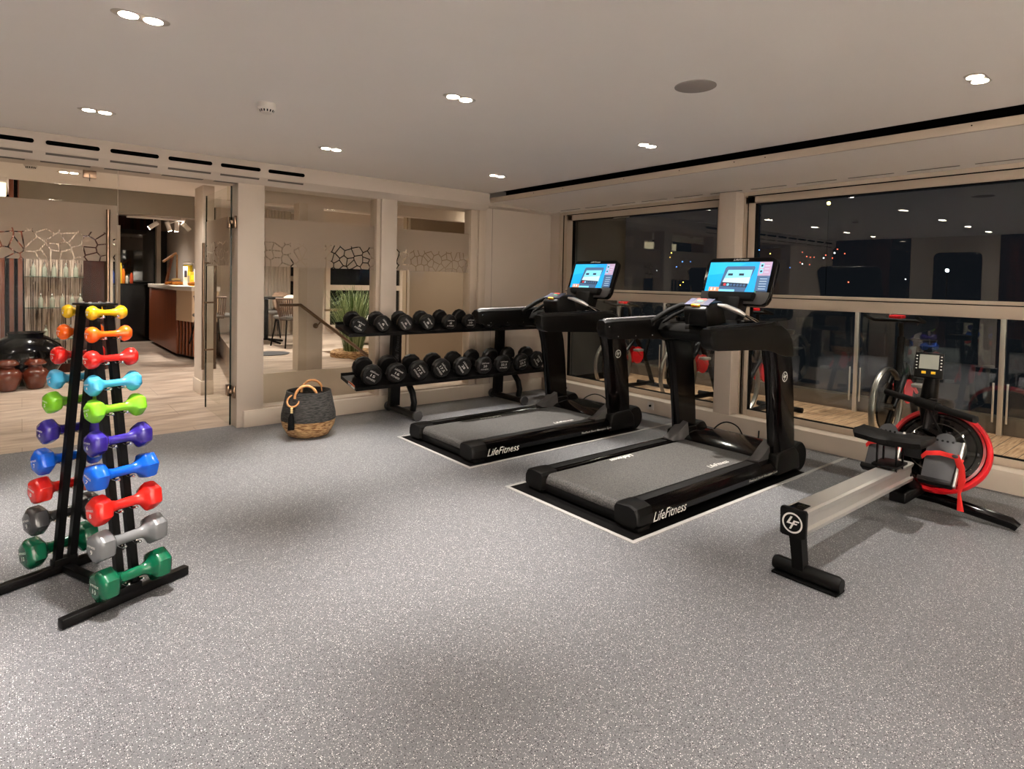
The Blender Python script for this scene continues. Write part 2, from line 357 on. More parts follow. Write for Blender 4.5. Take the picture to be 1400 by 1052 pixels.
# header above the glazed partition, sloping underside
b = B(); b.prism([(5.67, CZ), (5.67, 2.268), (5.73, 2.205), (6.02, 2.205), (6.02, CZ)], XL, 4.262, 'x'); struct('wall_header', b, M['wall'])
b = B(); b.prism([(5.67, 2.33), (5.67, 2.262), (5.72, 2.24), (6.02, 2.24), (6.02, 2.33)], 4.262, XW+.14, 'x'); struct('trim_4', b, M['wall'])
for i in range(-7, 5):
    x0 = .141+.4*i
    def slot(z, hh, y, nrm):
        n = 8; pts = []
        for k in range(n+1): a = -PI/2+PI*k/n; pts.append((x0+.333-hh+hh*math.cos(a), z+hh*math.sin(a)))
        for k in range(n+1): a = PI/2+PI*k/n; pts.append((x0+hh+hh*math.cos(a), z+hh*math.sin(a)))
        return pts
    b = B(); b.prism(slot(2.334, .0165, 0, 0), 5.6685, 5.671, 'y')
    o = b.obj('air_slot', M['slot']); tag(o, 'black rounded air slot in the beam above the glass partition' if i < -1 else 'black rounded air slot in the beam, %s from the right end of the row' % ('first second third fourth fifth sixth'.split()[4-i]), 'air vent', 'air slots in the beam')
    v = B(); v.prism([(5.6760, 2.2600), (5.6895, 2.2458), (5.6915, 2.2473), (5.678, 2.2615)], x0, x0+.325, 'x')
    o = v.obj('air_vent', M['vent']); tag(o, 'thin perforated air vent under the slots of the beam' if i < -1 else 'thin perforated vent strip under the air slots, %s from the right end of the row' % ('first second third fourth fifth sixth'.split()[4-i]), 'air vent', 'perforated vents in the beam')
    if i < 4:
        v = B(); v.box(x0-.03, x0+.28, 5.74, 5.80, 2.2025, 2.2055)
        o = v.obj('air_vent', M['vent']); tag(o, 'narrow perforated vent strip on the underside of the beam above the glass door' , 'air vent', 'vents under the beam edge')
# wall A: pillars, frames, solid pieces
b = B(); b.box(1.50, 1.73, YA, 5.93, 0, 2.21, .003); struct('wall_pillar', b, M['wall'])
b = B(); b.box(1.556, 4.262, YA-.025, YA+.05, 0, .15, .006); struct('baseboard_front', b, M['skirt'])
b = B(); b.box(2.906, 3.085, YA-.004, 5.93, .15, 2.21, .002); struct('wall_pillar_middle', b, M['wall'])
struct('trim_5', B().box(2.86, 2.904, YA+.02, 5.90, .15, 2.21, .002), M['frame'])
b = B(); b.box(4.066, 4.16, YA+.03, 5.90, .15, 2.21, .002); b.box(4.162, 4.262, YA, 5.93, .15, 2.21, .003); struct('trim_6', b, M['frame'])
struct('wall_front', B().box(4.262, XW+.14, YA, 5.93, 0, 2.27), M['wall'])
struct('trim_7', B().box(4.352, 4.355, YA-.0015, YA, .15, 2.24), M['vent'])
struct('baseboard_front_right', B().box(4.262, XW, YA-.02, YA, 0, .15, .006), M['skirt'])
struct('wall_front_left', B().box(XL-.15, -.95, YA, 5.93, 0, 2.21), M['wall'])
struct('trim_8', B().box(1.73, 4.066, YA+.03, 5.9, .10, .165, .002), M['frame'])
def pane(n, x0, x1, y, z0, z1):
    g = struct('window_%d' % n, B().box(x0, x1, y, y+.012, z0, z1), M['glass_partition'])
    fl = B(); fl.box(x0+.002, x1-.002, y-.0012, y-.0008, 1.47, 1.92); fl.obj('frosted_film', M['film'], g)
    return g
pane(1, 1.73, 2.862, 5.80, .16, 2.205); pane(2, 3.085, 4.068, 5.80, .16, 2.205)
# fixed glass with tall handle left of the doorway, opened door leaf
g = struct('door_1', B().box(-.95, .607, 5.80, 5.812, .005, 2.205), M['glass_partition'])
fl = B(); fl.box(-.948, .600, 5.7988, 5.7992, 1.47, 1.92); fl.obj('frosted_film', M['film'], g)
B().box(.604, .607, 5.7975, 5.8145, .005, 2.205).obj('glass_edge', M['frame'], g)
hb = B(); 
for yy in (5.755, 5.86): hb.cyl((.535, yy, .95), (.535, yy, 1.88), .014)
for z in (1.05, 1.78): hb.cyl((.535, 5.755, z), (.535, 5.86, z), .009)
hb.obj('door_handle', M['steel_brown'], g)
pf = B(); pf.box(.375, .462, 5.79, 5.825, 2.12, 2.18, .003); pf.obj('patch_fitting', M['steel_brown'], g)
pf = B(); pf.box(.414, .42, 5.788, 5.79, 2.095, 2.15); pf.obj('lock_pin', M['gasket'], g)
XD = 1.47
g = struct('door_2', B().box(XD, XD+.012, 5.86, 6.80, .008, 2.19), M['glass_partition'])
fl = B(); fl.box(XD-.0012, XD-.0008, 5.90, 6.76, 1.47, 1.92)
Mf = M['film'].copy(); ntf = Mf.node_tree
cbn = [n for n in ntf.nodes if n.type == 'COMBXYZ'][0]; spn = [n for n in ntf.nodes if n.type == 'SEPXYZ'][0]
ntf.links.new(spn.outputs[1], cbn.inputs[0]); fl.obj('frosted_film', Mf, g)
B().box(XD-.001, XD+.013, 5.855, 5.861, .008, 2.19).obj('glass_edge', M['glass_edge'], g)
B().box(XD-.001, XD+.013, 6.799, 6.803, .008, 2.19).obj('glass_edge', M['glass_edge'], g)
hb = B()
for xx in (XD-.05, XD+.06): hb.cyl((xx, 6.66, .42), (xx, 6.66, 1.70), .014)
for z in (.62, 1.5, 1.1): hb.cyl((XD-.05, 6.66, z), (XD+.06, 6.66, z), .009)
hb.obj('door_handle', M['steel_brown'], g)
for z in (.32, 1.86):
    hb = B(); hb.box(XD-.012, XD+.024, 5.87, 5.955, z-.05, z+.05, .003); hb.box(XD-.006, XD+.02, 5.80, 5.90, z-.018, z+.018, .004); hb.box(XD+.012, XD+.032, 5.765, 5.815, z-.055, z+.055, .003)
    hb.obj('hinge', M['steel_brown'], g)
# second inner glass and its stub wall in the lobby
struct('wall_stub', B().box(1.60, 1.72, 7.55, 7.95, 0, 2.40), M['wall'])
struct('baseboard_stub', B().box(1.585, 1.60, 7.54, 7.95, 0, .16, .003), M['skirt'])
struct('baseboard_stub_end', B().box(1.585, 1.72, 7.535, 7.55, 0, .16, .003), M['skirt'])
struct('window_9', B().box(1.615, 1.627, 6.85, 7.55, .01, 2.2), M['glass_partition'])
# window wall
def wallx(x0, x1, y0, y1, z0, z1, m='wall', bev=.002): return B().box(x0, x1, y0, y1, z0, z1, bev)
b = B(); b.box(XW, 5.36, YB, 5.73, 0, .150, .006); struct('baseboard_right', b, M['skirt'])
struct('wall_right_post', B().box(XW+.004, 5.5, 3.07, 3.245, .15, 2.264, .003), M['wall'])
struct('wall_right_corner', B().box(5.30, 5.5, 5.575, 5.93, .15, 2.30), M['wall'])
struct('trim_9', B().box(5.33, 5.48, YB, 5.575, 2.232, 2.30), M['frame'])
FX = 5.335
def frames(n, y0, y1, low0, low1):
    """y0..y1 glass of the upper light"""
    b = B()
    b.box(FX, FX+.07, y0-.07, y1+.10, 2.155, 2.222, .003)       # head
    b.box(FX, FX+.07, y1, y1+.085, 1.30, 2.222, .003)
    b.box(FX, FX+.07, y0-.055, y0, 1.30, 2.222, .003)
    b.box(FX, FX+.07, y0-.07, y1+.10, 1.278, 1.304, .002)
    b.box(FX-.006, FX+.07, y0-.07, y1+.10, 1.181, 1.270, .003)   # transom
    b.box(FX, FX+.07, low1, y1+.10, .15, 1.19, .003)
    b.box(FX, FX+.07, y0-.07, low0, .15, 1.19, .003)
    b.box(FX, FX+.07, low0, low1, .150, .205, .003)
    g = struct('window_%d' % n, b, M['frame'])
    k = B(); k.box(FX+.004, FX+.06, y0-.07, y1+.10, 1.270, 1.278); k.box(FX+.004, FX+.06, y0-.07, y1+.10, 2.222, 2.232); k.box(FX+.01, FX+.06, y0, y1, 2.149, 2.155); k.box(FX+.01, FX+.06, low0, low1, .205, .210)
    k.box(FX+.01, FX+.06, y1-.007, y1, 1.304, 2.155); k.box(FX+.01, FX+.06, y0, y0+.007, 1.304, 2.155); k.box(FX+.01, FX+.06, low1-.006, low1, .205, 1.181)
    k.obj('gasket', M['gasket'], g)
    B().box(FX+.05, FX+.062, y0, y1, 1.304, 2.155).obj('pane', M['glass_window'], g)
    B().box(FX+.05, FX+.062, low0, low1, .205, 1.181).obj('pane', M['glass_window'], g)
frames(3, 3.345, 5.375, 3.30, 5.42)
frames(4, YB+.1, 2.955, YB+.1, 2.98)
struct('trim_10', B().box(FX, FX+.12, 3.03, 3.07, .15, 2.23, .002), M['frame'])
struct('trim_11', B().box(FX-.002, FX+.01, 3.018, 3.026, .15, 2.23), M['gasket'])
struct('trim_12', B().box(FX-.002, FX+.01, 5.525, 5.533, .15, 2.23), M['gasket'])
struct('trim_13', B().box(FX-.03, FX+.12, 5.53, 5.60, .15, 2.26, .002), M['frame'])
for i in range(14):
    y1 = 5.45-.42*i
    v = B(); v.prism([(5.20, 2.2705), (5.215, 2.2700), (5.215, 2.2680), (5.20, 2.2685)], y1-.33, y1, 'y')
    o = v.obj('air_vent', M['vent']); tag(o, 'thin perforated vent strip in the ceiling edge along the windows', 'air vent', 'vents above the windows')
# left wall and back wall (seen in the window reflections)
struct('wall_left', B().box(XL-.12, XL, 4.62, YA, 0, CZ), M['wood_dark'])
struct('wall_left_middle', B().box(XL-.12, XL, 2.85, 4.25, 0, CZ), M['wall'])
g = struct('window_5', B().box(XL-.08, XL-.06, 4.27, 4.62, .1, CZ), M['night_glass']); B().box(XL-.06, XL-.02, 4.25, 4.62, 1.5, 1.54).obj('window_bar', M['gasket'], g)
pl = [(4.0, .02), (4.0, 2.0)] ; pts = [(3.10, .02), (3.86, .02)]+[(3.76+.10*math.cos(a), 2.0+.10*math.sin(a)) for a in [PI/2*k/6 for k in range(7)]]+[(3.20+.10*math.cos(a), 2.0+.10*math.sin(a)) for a in [PI/2+PI/2*k/6 for k in range(7)]]
struct('door_3', B().prism(pts, XL, XL+.02, 'x'), M['night_glass'])
struct('wall_left_back', B().box(XL-.12, XL, YB, 2.85, 0, CZ), M['wood_dark'])
struct('wall_back', B().box(XL-.12, 5.5, YB-.15, YB, 0, 2.6), M['back_wall'])
# ------------------------------------------------------------------ lobby shell
struct('ceiling_lobby', B().box(-4.5, 1.75, 6.02, 8.6, 2.40, 2.5), M['ceiling'])
struct('ceiling_lobby_right', B().box(1.75, 7.2, 6.02, 7.0, 2.40, 2.5), M['ceiling'])
struct('trim_14', B().box(-.12, 1.75, 8.6, 8.75, 2.40, 2.72), M['ceiling'])
struct('trim_15', B().box(-.32, -.12, 8.6, 10.0, 2.35, 2.8), M['ceiling'])
struct('ceiling_coffer', B().box(-4.5, 2.6, 8.6, 16.5, 2.72, 2.8), M['ceiling'])
struct('trim_16', B().box(-4.5, 2.6, 12.3, 12.6, 2.42, 2.72), M['wall'])
struct('ceiling_lounge', B().box(1.75, 7.2, 7.0, 12, 2.62, 2.7), M['ceiling'])
struct('trim_17', B().box(1.75, 7.2, 7.0, 7.12, 2.20, 2.62), M['wall'])
struct('wall_lobby_left', B().box(-4.6, -4.5, 5.73, 17, 0, 2.8), M['beige'])
struct('wall_lobby_end', B().box(-4.5, 2.6, 16.5, 16.6, 0, 2.8), M['wood_dark'])
struct('wall_lobby_right', B().box(2.55, 2.65, 12.0, 16.5, 0, 2.8), M['wall'])
struct('wall_lounge_end', B().box(2.75, 4.25, 11.9, 12.0, 0, 2.7), M['wall'])
struct('wall_lounge_end_right', B().box(5.9, 7.2, 11.9, 12.0, 0, 2.7), M['wall'])
struct('wall_lounge_side', B().box(7.1, 7.2, 6.45, 12, 0, 2.7), M['wall'])
struct('trim_27', B().box(-.02, 1.76, 8.76, 8.84, 2.12, 2.40), mat('bulkhead_grey', rgb(128, 116, 98), .5))
# birch twig wall with glass shelves between dark fins
b = B(); b.box(.03, .66, 10.30, 10.42, 0.12, 2.72); struct('wall_twigs', b, M['birch_dark'])
for k in range(90):
    pass
b = B(); rnd = random.Random(3)
for k in range(380):
    b.mi = 0 if rnd.random() < .8 else 1
    x = rnd.uniform(.035, .655); z0 = rnd.uniform(.12, .6); x2 = x+rnd.uniform(-.02, .02)
    b.tube([(x, 10.292, z0), ((x+x2)/2+rnd.uniform(-.008, .008), 10.288, z0+.9), (x2, 10.292, min(2.7, z0+1.9))], rnd.uniform(.003, .006), 5)
tw = b.obj('birch_twigs', [M['birch'], M['birch_dark']]); tw['kind'] = 'stuff'; tag(tw, 'upright birch twigs covering the wall panel behind the glass shelves', 'twigs')
b = B(); b.box(.03, .66, 10.25, 10.35, 0, .12); struct('trim_18', b, M['wood_dark'])
struct('wall_red_panel', B().box(.665, .94, 10.32, 10.42, 0, 2.72), M['wood_dark'])
struct('wall_lobby_back', B().box(-4.5, .03, 10.42, 10.5, 0, 2.72), M['black_void'])
for x in (-.185, -.095, -.012):
    o = B().box(x-.022, x+.022, 9.75, 9.9, 0, 2.72).obj('wooden_post', M['wood_red']); tag(o, 'dark red upright wooden post of the slatted screen left of the twig wall', 'post', 'posts of the slatted screen')
struct('wall_pier_left', B().box(-.34, -.21, 9.7, 9.9, 0, 2.72), M['wall'])
struct('trim_19', B().box(.98, 1.02, 10.34, 10.42, 0, 2.72), M['frame'])
struct('trim_20', B().box(.94, .98, 10.36, 10.42, 0, 2.72), M['wood_red'])
struct('door_4', B().box(1.04, 1.06, 10.38, 12.3, 0, 2.42), M['glass_partition'])
struct('trim_21', B().box(1.24, 1.31, 12.2, 12.3, 0, 2.2), M['frame'])
struct('window_6', B().box(1.32, 3.0, 15.5, 15.55, .12, 2.35), M['night_glass'])
struct('trim_22', B().box(1.0, 2.6, 15.4, 15.56, 0, .12), M['wall'])
struct('trim_23', B().box(2.32, 2.40, 15.3, 15.5, 0, 2.6), M['frame'])
# glass shelves with bottles
rows = [(1.315, (.12, .24, .34, .47, .58), 'upper'), (.90, (.20, .32, .43, .54, .63), 'middle'), (.475, (.25, .40, .52), 'lowest')]
bp0 = B(); bp0.lathe([(.001, 0), (.026, 0), (.028, .01), (.028, .10), (.022, .125), (.010, .14), (.010, .17), (.001, .17)], n=12)
bt = bp0.obj('glass_bottle', mat('bottle_glass', rgb(196, 200, 180), .08, trans=.35)); cap_ = B().cyl((0, 0, .168), (0, 0, .19), .013, n=12).obj('bottle_cap', M['chrome'], bt)
used = False
for z, xs, nm in rows:
    s_ = B().box(.03, .67, 10.14, 10.285, z-.008, z).obj('glass_shelf', mat('green_glass_edge_%s' % nm, rgb(30, 92, 74), .1, alpha=.55)); tag(s_, 'green edged glass shelf in front of the twig wall, %s of three' % nm, 'shelf', 'glass shelves')
    for x in xs:
        if not used: o = bt; used = True; c = None
        else:
            o = bt.copy(); COL.objects.link(o); c = cap_.copy(); COL.objects.link(c); c.parent = o
        o.location = (x, 10.21, z); tag(o, 'small clear glass bottle standing on the %s glass shelf by the twig wall' % nm, 'bottle', 'bottles on the %s glass shelf' % nm)
# vases
o = B().lathe([(.001, 0), (.20, 0), (.26, .06), (.36, .24), (.385, .36), (.34, .48), (.22, .575), (.17, .60), (.185, .625), (.20, .635), (.17, .635), (.14, .6), (.001, .6)], n=48).obj('floor_vase', M['black_gloss'], ang=60)
o.location = (0.04, 9.42, 0); tag(o, 'large round glossy black floor vase with a wide lipped mouth in the lobby', 'vase')
M['brown_glaze'] = mat('brown_glaze', rgb(92, 38, 22), .18, noise=.4, nscale=14, coat=.5)
vp = [(.001, 0), (.075, 0), (.09, .02), (.125, .13), (.13, .19), (.10, .235), (.07, .25), (.068, .275), (.105, .29), (.108, .305), (.07, .345), (.05, .35), (.001, .34)]
o = B().lathe(vp, n=36).obj('small_vase', M['brown_glaze'], ang=60); o.location = (.125, 9.02, 0); tag(o, 'small reddish brown glazed vase in front of the black floor vase, on its right', 'vase')
o2 = o.copy(); COL.objects.link(o2); o2.location = (-.13, 8.95, 0); o2.scale = (1.05, 1.05, 1.03); o2['label'] = 'small reddish brown glazed vase cut by the left edge of the photo'
# bar counter
t = thing('bar_counter', 'wood panelled bar counter with beige front box and pale worktop seen through the doorway', 'bar counter', (2.0, 10.65, 0))
b = B(); b.box(0, .5, .65, 3.4, .06, 1.12); b.obj('side_panel', M['bar_wood'], t)
b = B(); b.prism([(0, .65), (.12, .06), (.5, 0), (.5, .65)], .62, 1.12, 'z'); b.obj('front_panel', M['beige'], t)
b = B(); b.prism([(.04, .65), (.15, .09), (.5, .04), (.5, .65)], .06, .62, 'z'); b.obj('plinth', M['black_void'], t)
for k, (xx, yy) in enumerate([(.005, .64), (.03, .52), (.055, .40), (.08, .28), (.105, .16), (.135, .065), (.20, .045), (.27, .035), (.34, .025), (.41, .02)]):
    B().box(xx, xx+.028, yy-.015, yy+.03, .06, .62, .002).obj('slat', M['bar_wood'], t)
b = B(); b.box(-.02, .52, .64, 3.42, 1.12, 1.19, .004); b.prism([(-.02, .64), (.105, .035), (.52, -.02), (.52, .64)], 1.12, 1.19, 'z'); b.obj('worktop', M['skirt'], t)
# things on the bar
M['bread'] = mat('bread_crust', rgb(206, 128, 42), .6, noise=.4, nscale=30); M['bread2'] = mat('pale_bread', rgb(236, 206, 150), .6, noise=.2, nscale=30)
def loaf(loc, sc, rz, m, label, cat='bread'):
    b = B(); pts = [(-.1, 0, 0), (-.08, 0, .004), (-.03, .008, .01), (.03, .008, .01), (.08, 0, .004), (.1, 0, 0)]
    b.tube(pts, [.008, .028, .038, .038, .028, .008], 12, flat=.8)
    o = b.obj('bread_loaf', m, ang=60); o.location = loc; o.scale = (sc,)*3; o.rotation_euler = (0, 0, rz); tag(o, label, cat); return o
loaf((2.06, 12.1, 1.222), 1.05, 0.3, M['bread'], 'golden brown bread loaf lying lowest at the left end of the bar top')
loaf((2.14, 11.9, 1.222), 1.05, 0.1, M['bread'], 'golden bread loaf on the bar top just right of the leftmost loaf')
loaf((2.12, 12.0, 1.285), .85, 0.2, M['bread2'], 'pale bread roll piled on top of the two loaves on the bar')
loaf((2.20, 10.95, 1.228), 1.0, 0.1, M['bread'], 'brown bread loaf on the bar top beside the doorway post')
t = thing('display_stand', 'wooden A shaped display stand lit from inside on the bar', 'display stand', (2.14, 12.45, 1.19))
b = B(); b.prism([(-.11, 0), (-.08, 0), (.02, .52), (-.01, .52)], 0, .14, 'y'); b.obj('side_board', M['bar_wood'], t)
b = B(); b.prism([(-.14, .44), (.06, .60), (.07, .57), (-.13, .41)], -.01, .16, 'y'); b.obj('top_board', M['rattan'], t)
b = B(); b.box(.06, .085, -.01, .02, 0, .56); b.obj('front_board', M['rattan'], t)
t = thing('juice_dispenser', 'tall clear glass jar filled with yellow fruit on the bar', 'glass jar', (2.26, 11.75, 1.19))
B().lathe([(.001, 0), (.075, 0), (.08, .01), (.08, .36), (.07, .38), (.001, .38)], n=20).obj('jar', M['glass_clear'], t)
B().cyl((0, 0, .18), (0, 0, .36), .07, n=20).obj('fruit_filling', mat('lemon_slices', rgb(240, 190, 30), .5, noise=.3, nscale=40), t)
B().lathe([(.001, .38), (.085, .38), (.085, .40), (.03, .43), (.001, .43)], n=20).obj('lid', M['white_plastic'], t)
def carton(loc, c1, label, s=(.04, .04, .22), c2=None):
    b = B(); b.box(-s[0], s[0], -s[1], s[1], 0, s[2], .003); b.mi = 1; b.box(-s[0]*.7, s[0]*.7, -s[1]-.001, -s[1]+.001, s[2]*.45, s[2]*.8)
    o = b.obj('carton', [mat('carton', c1, .5), mat('carton_print', c2 or c1, .5)]); o.location = loc; tag(o, label, 'carton'); return o
carton((2.16, 11.45, 1.19), rgb(240, 238, 232), 'tall narrow white carton on the bar in front of the fruit jar', (.03, .03, .33), rgb(60, 60, 80))
carton((2.30, 11.2, 1.19), rgb(238, 236, 232), 'white carton with a magenta print on the bar by the doorway post', (.045, .04, .29), rgb(190, 20, 110))
carton((2.235, 11.32, 1.19), rgb(240, 170, 30), 'orange yellow carton on the bar between the two white ones', (.03, .03, .24), rgb(250, 210, 40))
# dark back counter with its row of jars
t = thing('back_counter', 'dark counter cabinet behind the doorway with jars on top', 'counter', (1.32, 14.3, 0))
B().box(0, 1.0, 0, .6, 0, 1.15).obj('cabinet', M['black_gloss'], t); B().box(-.02, 1.02, -.02, .6, 1.15, 1.18).obj('worktop', M['black_plastic'], t)
cols = [rgb(230, 180, 30), rgb(40, 80, 170), rgb(240, 200, 60), rgb(190, 40, 40), rgb(220, 120, 40), rgb(230, 220, 200), rgb(180, 70, 40)]
jn = 'yellow blue gold red orange cream rust'.split()
for k, x in enumerate((1.38, 1.43, 1.55, 1.52, 1.60, 1.67, 1.74)):
    h = (.10, .26, .42, .12, .30, .16, .22)[k]
    o = B().lathe([(.001, 0), (.028, 0), (.03, .01), (.03, h*.8), (.018, h*.9), (.018, h), (.001, h)], n=12).obj('jar', mat('jar_%s' % jn[k], cols[k], .25)); o.location = (x, 14.42+.1*(k % 2), 1.18)
    tag(o, '%s coloured jar on the dark back counter beyond the doorway' % jn[k], 'jar')
# track light
t = thing('track_light', 'white ceiling track light with swivelled cylinder spots above the bar', 'spotlight', (1.95, 10.9, 2.24))
B().box(-.7, .1, -.02, .02, 0, .03).obj('track', M['white_plastic'], t); b = B(); b.box(-.02, .02, 0, 1.0, .001, .03); b.obj('track', M['white_plastic'], t); B().cyl((0.05, 0, .03), (0.05, 0, .48), .008).obj('hanger', M['white_plastic'], t)
for (x, ang, tilt) in ((-.34, .9, .2), (-.14, -.35, .1), (-.02, 0, .1), (.12, 2.4, .2)):
    d = Vector((-math.sin(ang), tilt, -math.cos(ang))).normalized(); c = Vector((x, 0, -.09)); b = B()
    b.cyl((x, 0, 0), (x, 0, -.07), .006); b.cyl(c-d*.07, c+d*.08, .034, n=20); h = b.obj('spot_head', M['white_plastic'], t); B().cyl(c+d*.0801, c+d*.082, .028, n=20).obj('lens', M['lamp'], h)
# ------------------------------------------------------------------ raised lounge beyond the partition
LZ = .33
struct('floor_lounge', B().prism([(1.86, 6.65), (3.3, 6.65), (3.3, 12), (2.80, 12)], 0, LZ, 'z'), M['tile'])
struct('floor_lounge_back', B().box(3.3, 7.1, 8.3, 12, 0, LZ), M['tile'])
struct('trim_24', B().box(1.86, 3.32, 6.63, 6.65, 0, LZ+.004), M['skirt'])
struct('wall_lounge_column', B().box(2.48, 2.665, 6.68, 6.86, LZ, 2.20), M['wall'])
struct('trim_25', B().box(2.385, 2.48, 6.67, 6.84, LZ, 2.20), M['frame'])
struct('wall_stair', B().box(4.25, 5.6, 7.6, 7.7, 0, 2.4), M['stair_wall'])
struct('trim_26', B().box(4.27, 4.30, 7.585, 7.6, 0, 2.4), M['frame'])
def window_l(n, x0, x1, y, z0, z1, zm):
    b = B(); b.box(x0-.08, x0, y, y+.08, z0, z1+.08); b.box(x1, x1+.08, y, y+.08, z0, z1+.08); b.box(x0, x1, y, y+.08, z1, z1+.08); b.box(x0, x1, y, y+.08, zm-.05, zm+.05); b.box(x0, x1, y, y+.08, z0-.06, z0)
    g = struct('window_%d' % n, b, M['frame']); B().box(x0, x1, y+.04, y+.05, z0, z1).obj('pane', M['night_glass'], g)
window_l(7, 4.45, 5.9, 10.8, .5, 2.05, 1.20); struct('wall_lounge_window', B().box(4.25, 6.2, 10.9, 11.0, LZ, 2.7), M['wall'])
window_l(8, 3.92, 4.2, 11.7, .9, 1.75, 1.35)
M['curtain'] = mat('sheer_curtain', rgb(176, 164, 150), .8)
b = B(); pts = [(3.2+.55*k/60, 10.9+.02*math.sin(k*1.1)) for k in range(61)]
b.prism(pts+[(p[0], p[1]+.006) for p in pts[::-1]], LZ+.02, 2.55, 'z'); o = b.obj('curtain', M['curtain'], ang=60); tag(o, 'pale full height curtain hanging behind the lounge chairs', 'curtain')
# handrails
def rail(pts, label, bracket):
    t = thing('handrail', label, 'handrail', pts[0]); P0 = Vector(pts[0]); q = [Vector(p)-P0 for p in pts]
    B().tube(q, .026, 12, flat=.7).obj('rail', M['steel_brown'], t)
    if bracket:
        c = Vector(bracket)-P0; b = B(); b.tube([c, c+Vector((0, -.05, 0)), c+Vector((.06, -.05, .07))], .008, 8); b.lathe([(.001, 0), (.03, 0), (.03, .012), (.001, .012)], c=c, n=16, M=Matrix.Rotation(PI/2, 4, 'X')); b.obj('bracket', M['steel_brown'], t)
rail([(2.15, 6.60, 1.07), (2.38, 6.60, 1.07), (3.2, 6.60, .45), (3.57, 6.60, .19)], 'bronze handrail sloping down past the column beyond the left glass pane', (2.58, 6.67, .83))
rail([(3.25, 8.06, .93), (3.64, 8.06, .93), (3.83, 8.06, .79), (4.94, 8.06, .16)], 'bronze handrail sloping down behind the ornamental grass', None)
# ornamental grass in pot
t = thing('potted_grass', 'tall green ornamental grass in a wide brown woven planter behind the glass pane', 'plant', (3.47, 7.62, LZ-.1))
B().lathe([(.001, 0), (.24, 0), (.30, .08), (.30, .16), (.27, .18), (.001, .16)], n=28).obj('planter', M['weave_tan'], t)
b = B(); rnd = random.Random(5)
for k in range(620):
    a = rnd.uniform(0, 2*PI); L_ = rnd.uniform(.5, 1.0); sp = rnd.uniform(.08, .52); r0 = rnd.uniform(0, .12); p = Vector((r0*math.cos(a), r0*math.sin(a), .16)); d = Vector((math.cos(a), math.sin(a), 0)); w = Vector((-d.y, d.x, 0))*rnd.uniform(.004, .007)
    q = [p, p+d*sp*.25+Vector((0, 0, L_*.5)), p+d*sp*.65+Vector((0, 0, L_*.85)), p+d*sp*1.05+Vector((0, 0, L_*(1-.5*sp)))]
    b.mi = 0 if rnd.random() < .6 else 1
    vs = []
    for i, x in enumerate(q): ww = w*(1-i/3.05); vs.append((b.bm.verts.new(x-ww), b.bm.verts.new(x+ww)))
    for i in range(3):
        f = b.bm.faces.new((vs[i][0], vs[i][1], vs[i+1][1], vs[i+1][0])); f.material_index = b.mi
b.obj('leaf_blades', [mat('grass_green', rgb(84, 104, 54), .6, noise=.4, nscale=10), mat('grass_pale', rgb(170, 184, 130), .6, noise=.3, nscale=10)], t, recalc=False)
# white pebbled bank outside/behind plant
o = B().sphere((4.6, 8.9, .55), .5, (1.2, .5, .55), 24, 14).obj('white_cushion', mat('white_cushion', rgb(210, 206, 196), .8, noise=.2, nscale=6), ang=60); o['label'] = 'large rounded white cushion on the floor behind the ornamental grass'; o['category'] = 'cushion'
for v in o.data.vertices: v.co.z = max(v.co.z, LZ)
# lounge chairs
def make_chair(label):
    t = thing('woven_chair', label, 'chair', (0, 0, LZ)); lg = M['black_steel']
    for sx in (-1, 1):
        for sy in (-1, 1): B().tube([(.20*sx, .18*sy, .42), (.25*sx, .25*sy, 0)], .012, 8).obj('leg', lg, t)
    B().box(-.24, .24, -.23, .23, .41, .47, .03).obj('seat', mat('grey_seat_pad', rgb(96, 90, 84), .8), t)
    b = B(); n = 26
    for k in range(n):
        a = PI*.95*(k/(n-1))-PI*.475; x = .27*math.sin(a); y = -.26*math.cos(a)
        b.tube([(x*.82, y*.85, .40), (x, y, .55), (x*1.08, y*1.08, .72)], .0095, 6)
    b.tube([(.292*math.sin(a), -.281*math.cos(a), .725) for a in [PI*.95*(k/20)-PI*.475 for k in range(21)]], .016, 8)
    b.obj('backrest', mat('woven_cord', rgb(112, 92, 80), .8, noise=.3, nscale=40), t)
    return t
ch = make_chair('brown woven cord armchair with thin black legs, nearest of the lounge chairs'); ch.location = (3.20, 9.12, LZ); ch.rotation_euler = (0, 0, .1)
c2 = dup(ch, (2.30, 10.0, LZ), -1.2, 'brown woven cord armchair at the left end of the lounge table')
c3 = dup(ch, (3.25, 10.75, LZ), 2.9, 'brown woven cord armchair facing the glass on the far side of the lounge table')
t = thing('lounge_table', 'dark round table with a black star base between the woven chairs', 'table', (2.98, 9.75, LZ))
B().cyl((0, 0, .70), (0, 0, .725), .36, n=40).obj('tabletop', M['black_matte'], t); B().cyl((0, 0, .05), (0, 0, .70), .03).obj('column', M['black_steel'], t)
b = B()
for k in range(4): a = k*PI/2+.4; b.tube([(0, 0, .07), (.32*math.cos(a), .32*math.sin(a), .015)], .016, 8)
b.obj('base', M['black_steel'], t)
def pillow(loc, rz, m, label, s=(.2, .07, .16), tilt=-.25):
    b = B(); b.sphere((0, 0, 0), 1, s, 20, 12); o = b.obj('pillow', m, ang=80)
    for v in o.data.vertices:
        v.co.x = math.copysign(abs(v.co.x/s[0])**.6*s[0], v.co.x); v.co.z = math.copysign(abs(v.co.z/s[2])**.6*s[2], v.co.z)
    o.location = loc; o.rotation_euler = (tilt, 0, rz); tag(o, label, 'pillow'); return o
pillow((3.20, 9.07, LZ+.68), .1, mat('cream_fabric', rgb(216, 196, 176), .9), 'cream bolster pillow resting on the nearest woven chair', (.19, .09, .10), 0)
